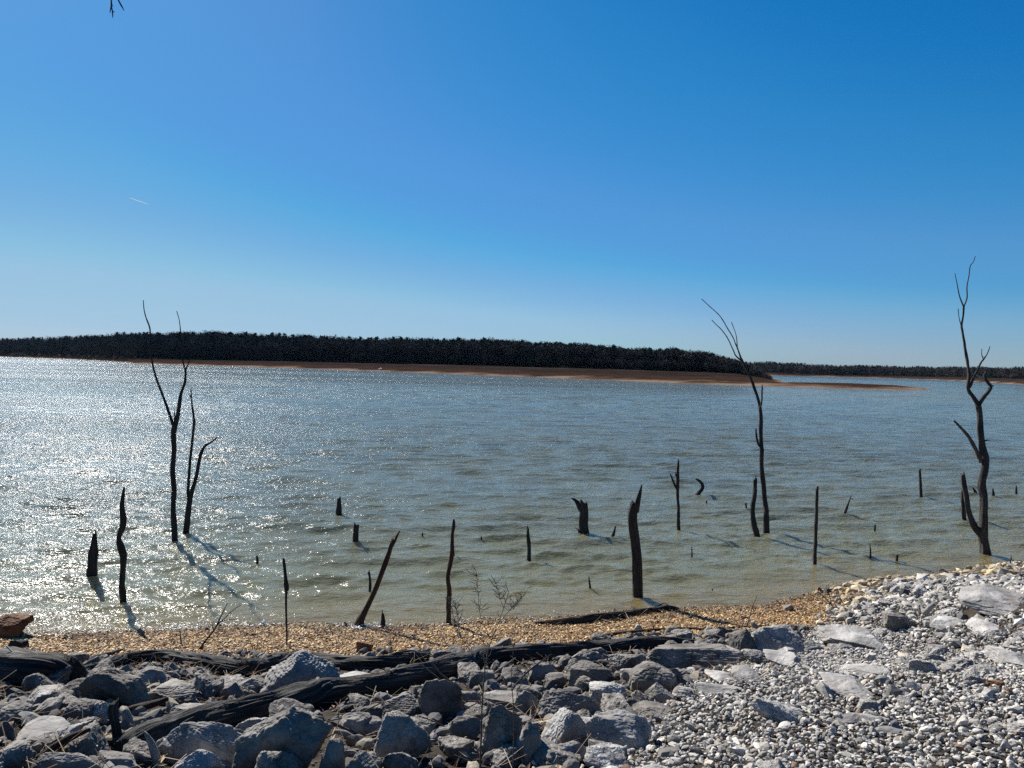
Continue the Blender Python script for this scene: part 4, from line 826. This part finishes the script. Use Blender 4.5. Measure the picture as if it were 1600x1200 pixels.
weed((397, 1021), [[(397, 1021, 1.6), (393, 1008, 1.2), (388, 995, .8)], [(397, 1021, 1.4), (402, 1010, 1), (403, 1000, .6)]], 'dry_weed', 'wispy dry stem behind the arched log right of the leaning sapling', 'weed', seed=11)

# dead grass, leaves and little twigs littering the gaps
r4 = np.random.default_rng(44)
Vs, Fs, Cs, o = [], [], [], 0
x = r4.uniform(-5.5, 2.6, 9000); y = r4.uniform(2.5, 9, 9000); z = zt(x, y); s = shore_s(x, y); cl = noise3(np.stack([x*.9, y*.9, 0*x], 1))
ok = ~in_gravel(x-.2, y) & (s > 1.6) & in_frame(x, y, z) & (cl > -.05) & ~hero_hit(x, y, .7); x, y, z = x[ok], y[ok], z[ok]
bx_ = r4.uniform(-8, 5.2, 5200); bs = np.abs(r4.normal(size=5200))*.75+.12; by_ = np.interp(bx_, SHX, SHY)-bs; bk = (noise3(np.stack([bx_*.8, by_*3, 0*bx_+8], 1)) > -.1) & (bs < 1.7)
x = np.r_[x, bx_[bk]]; y = np.r_[y, by_[bk]]; z = np.r_[z, zt(bx_[bk], by_[bk])-.012]
for i in range(len(x)):
    a = r4.uniform(0, 6.28); leaf = r4.random() < .45; L = r4.uniform(.02, .045) if leaf else r4.uniform(.05, .16); wd = L*.33 if leaf else .0022
    d = np.array([math.cos(a), math.sin(a), r4.normal()*.3])*L; e = np.array([-math.sin(a), math.cos(a), r4.normal()*.5])*wd; p = np.array([x[i], y[i], z[i]+r4.uniform(.01, .06)])
    if leaf: q = [p-d, p-e+[0, 0, L*.2], p+d, p+e+[0, 0, L*.15]]
    else: q = [p-d-e, p+d-e*.4+[0, 0, L*.15], p+d+e*.4+[0, 0, L*.15], p-d+e]
    Vs += q; Fs.append([o, o+1, o+2, o+3]); o += 4; c_ = np.array([[.22, .12, .06], [.30, .22, .13], [.38, .33, .25], [.13, .06, .035]][r4.integers(4)])*r4.uniform(.6, 1.2); Cs += [c_]*4
lo = mesh_np('leaf_litter', np.array(Vs), np.array(Fs), MAT_GRAVEL, False, colors=np.array(Cs)); tag(lo, 'dead leaves and straw scattered between the boulders and over the beach', 'leaf litter', kind='stuff')

# foam and swash line where the small waves break on the left beach
r5 = np.random.default_rng(55); Vs, Fs, o = [], [], 0; P_, F_ = ICO[1]
xx = r5.uniform(-7.2, 2.2, 1900); dens = np.clip(noise3(np.stack([xx*1.3, 0*xx, 0*xx], 1))*2.6+.15, .0, 1)*np.where(xx < -.6, 1, .3); xx = xx[r5.random(len(xx)) < dens]
off = -.05+np.abs(r5.normal(size=len(xx)))*.12+.05*noise3(np.stack([xx*2, 0*xx+4, 0*xx], 1)); yy = np.interp(xx, SHX, SHY)+off
for i in range(len(xx)):
    s_ = r5.uniform(.004, .013); Vs.append(P_*np.array([s_*r5.uniform(1, 2.2), s_, s_*.5])+[xx[i], yy[i], .02+max(0, float(-.1*off[i]))]); Fs.append(F_+o); o += len(P_)
m = M('foam', .4, .5); m.color((.82, .84, .82)); fo = mesh_np('foam', np.vstack(Vs), np.vstack(Fs), m.m, True); tag(fo, 'thin broken line of white foam along the beach edge', 'foam', kind='stuff')

# ------------------------------------------------------------------ overhanging tree behind the photographer, contrail, far specks
def atd(px, py, d): v = ray(px, py).normalized(); return np.array([0, 0, CAMH])+np.array(v)*d
tip = atd(175, 26, 4.2); org = np.array([-4.2, -2.0, 1.95]); root = empty('bare_tree', org)
tag(root, 'twig tips of an overhanging bare tree at the top left edge', 'tree')
tubes_obj('trunk', [tube([(-4.2, -2.0, 1.5, .19), (-4.15, -1.9, 3.2, .15), (-4.0, -1.7, 5.2, .12), (-3.9, -1.4, 7.4, .07), (-3.7, -1.2, 9.2, .03)], 14, .1, 0, ridge=.12)], MAT_TWIG, root, org)
top = atd(168, -60, 4.2); top2 = atd(172, -14, 4.2)
tubes_obj('branch', [tube([(-4.02, -1.75, 4.9, .06), (-3.6, -.2, 5.9, .045), (-3.0, 1.6, 6.1, .03), (top[0]-.1, top[1]-.6, top[2]+.45, .016), (*top, .006), (*top2, .0035)], 8, .08, 0)], MAT_TWIG, root, org)
def tw(pts, w=.0022): return tube([(*atd(px, py, 4.2+dz), w*k) for px, py, dz, k in pts], 5, .1, 0, ridge=0)
for t_ in [tw([(172, -14, 0, 1.4), (174, 0, 0, 1.5), (174, 8, 0, 1.7), (173, 14, .01, 1.3), (171.5, 20, .01, .6)]), tw([(174, 8, 0, 1.2), (175.5, 16, 0, 1.3), (176, 22, 0, 1.3), (176, 28, 0, .5)]), tw([(175.5, 17, 0, 1), (179, 19, 0, .9)]), tw([(174.5, 6, 0, .9), (177, 10, 0, .6)]),
     tw([(176, -14, 0, 1.4), (184, -2, .02, 1.4), (188, 6, .02, 1.7), (191, 11, .02, 1.4), (194, 17, .02, .5)])]: tubes_obj('twig', [t_], MAT_TWIG, root, org)
m = M('ice_cloud', 1, 0); tl = m.n('ShaderNodeBsdfTranslucent'); tl.inputs[0].default_value = (.6, .65, .7, 1); m.l(tl.outputs[0], m.t.nodes['Material Output'].inputs[0])
a, b, c_ = atd(201, 308.6, 9000), atd(222, 315.5, 9100), atd(232, 319.5, 9150)
ct = mesh_np('contrail', *(lambda t: (t[0], tri(t[1])))(tube([(*a, 2.5), (*((a+b)/2), 4), (*b, 4), (*c_, 1.5)], 8, .1, 0, step=20, ridge=0)), m.m, True); tag(ct, 'short thin white contrail high in the sky on the left', 'contrail')
P_, F_ = rock_shape(5, 77, 'slab'); q = at_y(594, 576.5, 318); sp_ = mesh_np('rock', P_*np.array([1.7, 1.2, .8]), F_, MAT_PALE, True); sp_.location = q; m = M('white_rock', .8, .3); m.color((.8, .8, .78)); sp_.data.materials.clear(); sp_.data.materials.append(m.m)
tag(sp_, 'single white speck-like rock on the far red shore left of centre', 'rock')

# ------------------------------------------------------------------ HAZE
bm = bmesh.new(); bmesh.ops.create_cube(bm, size=1); me = bpy.data.meshes.new('haze'); bm.to_mesh(me); bm.free()
hz_ = bpy.data.objects.new('haze', me); COL.objects.link(hz_); hz_.scale = (5200, 3400, 53); hz_.location = (0, 1400, 23.0); tag(hz_, 'faint blue haze over the lake and the far wooded shore', 'haze', kind='stuff')
hm = bpy.data.materials.new('haze'); hm.use_nodes = True; hm.node_tree.nodes.clear(); ho = hm.node_tree.nodes.new('ShaderNodeOutputMaterial'); hv = hm.node_tree.nodes.new('ShaderNodeVolumePrincipled')
hv.inputs['Density'].default_value = .000015; hv.inputs['Color'].default_value = (.45, .68, 1, 1); hv.inputs['Anisotropy'].default_value = 0; hm.node_tree.links.new(hv.outputs[0], ho.inputs['Volume']); me.materials.append(hm)
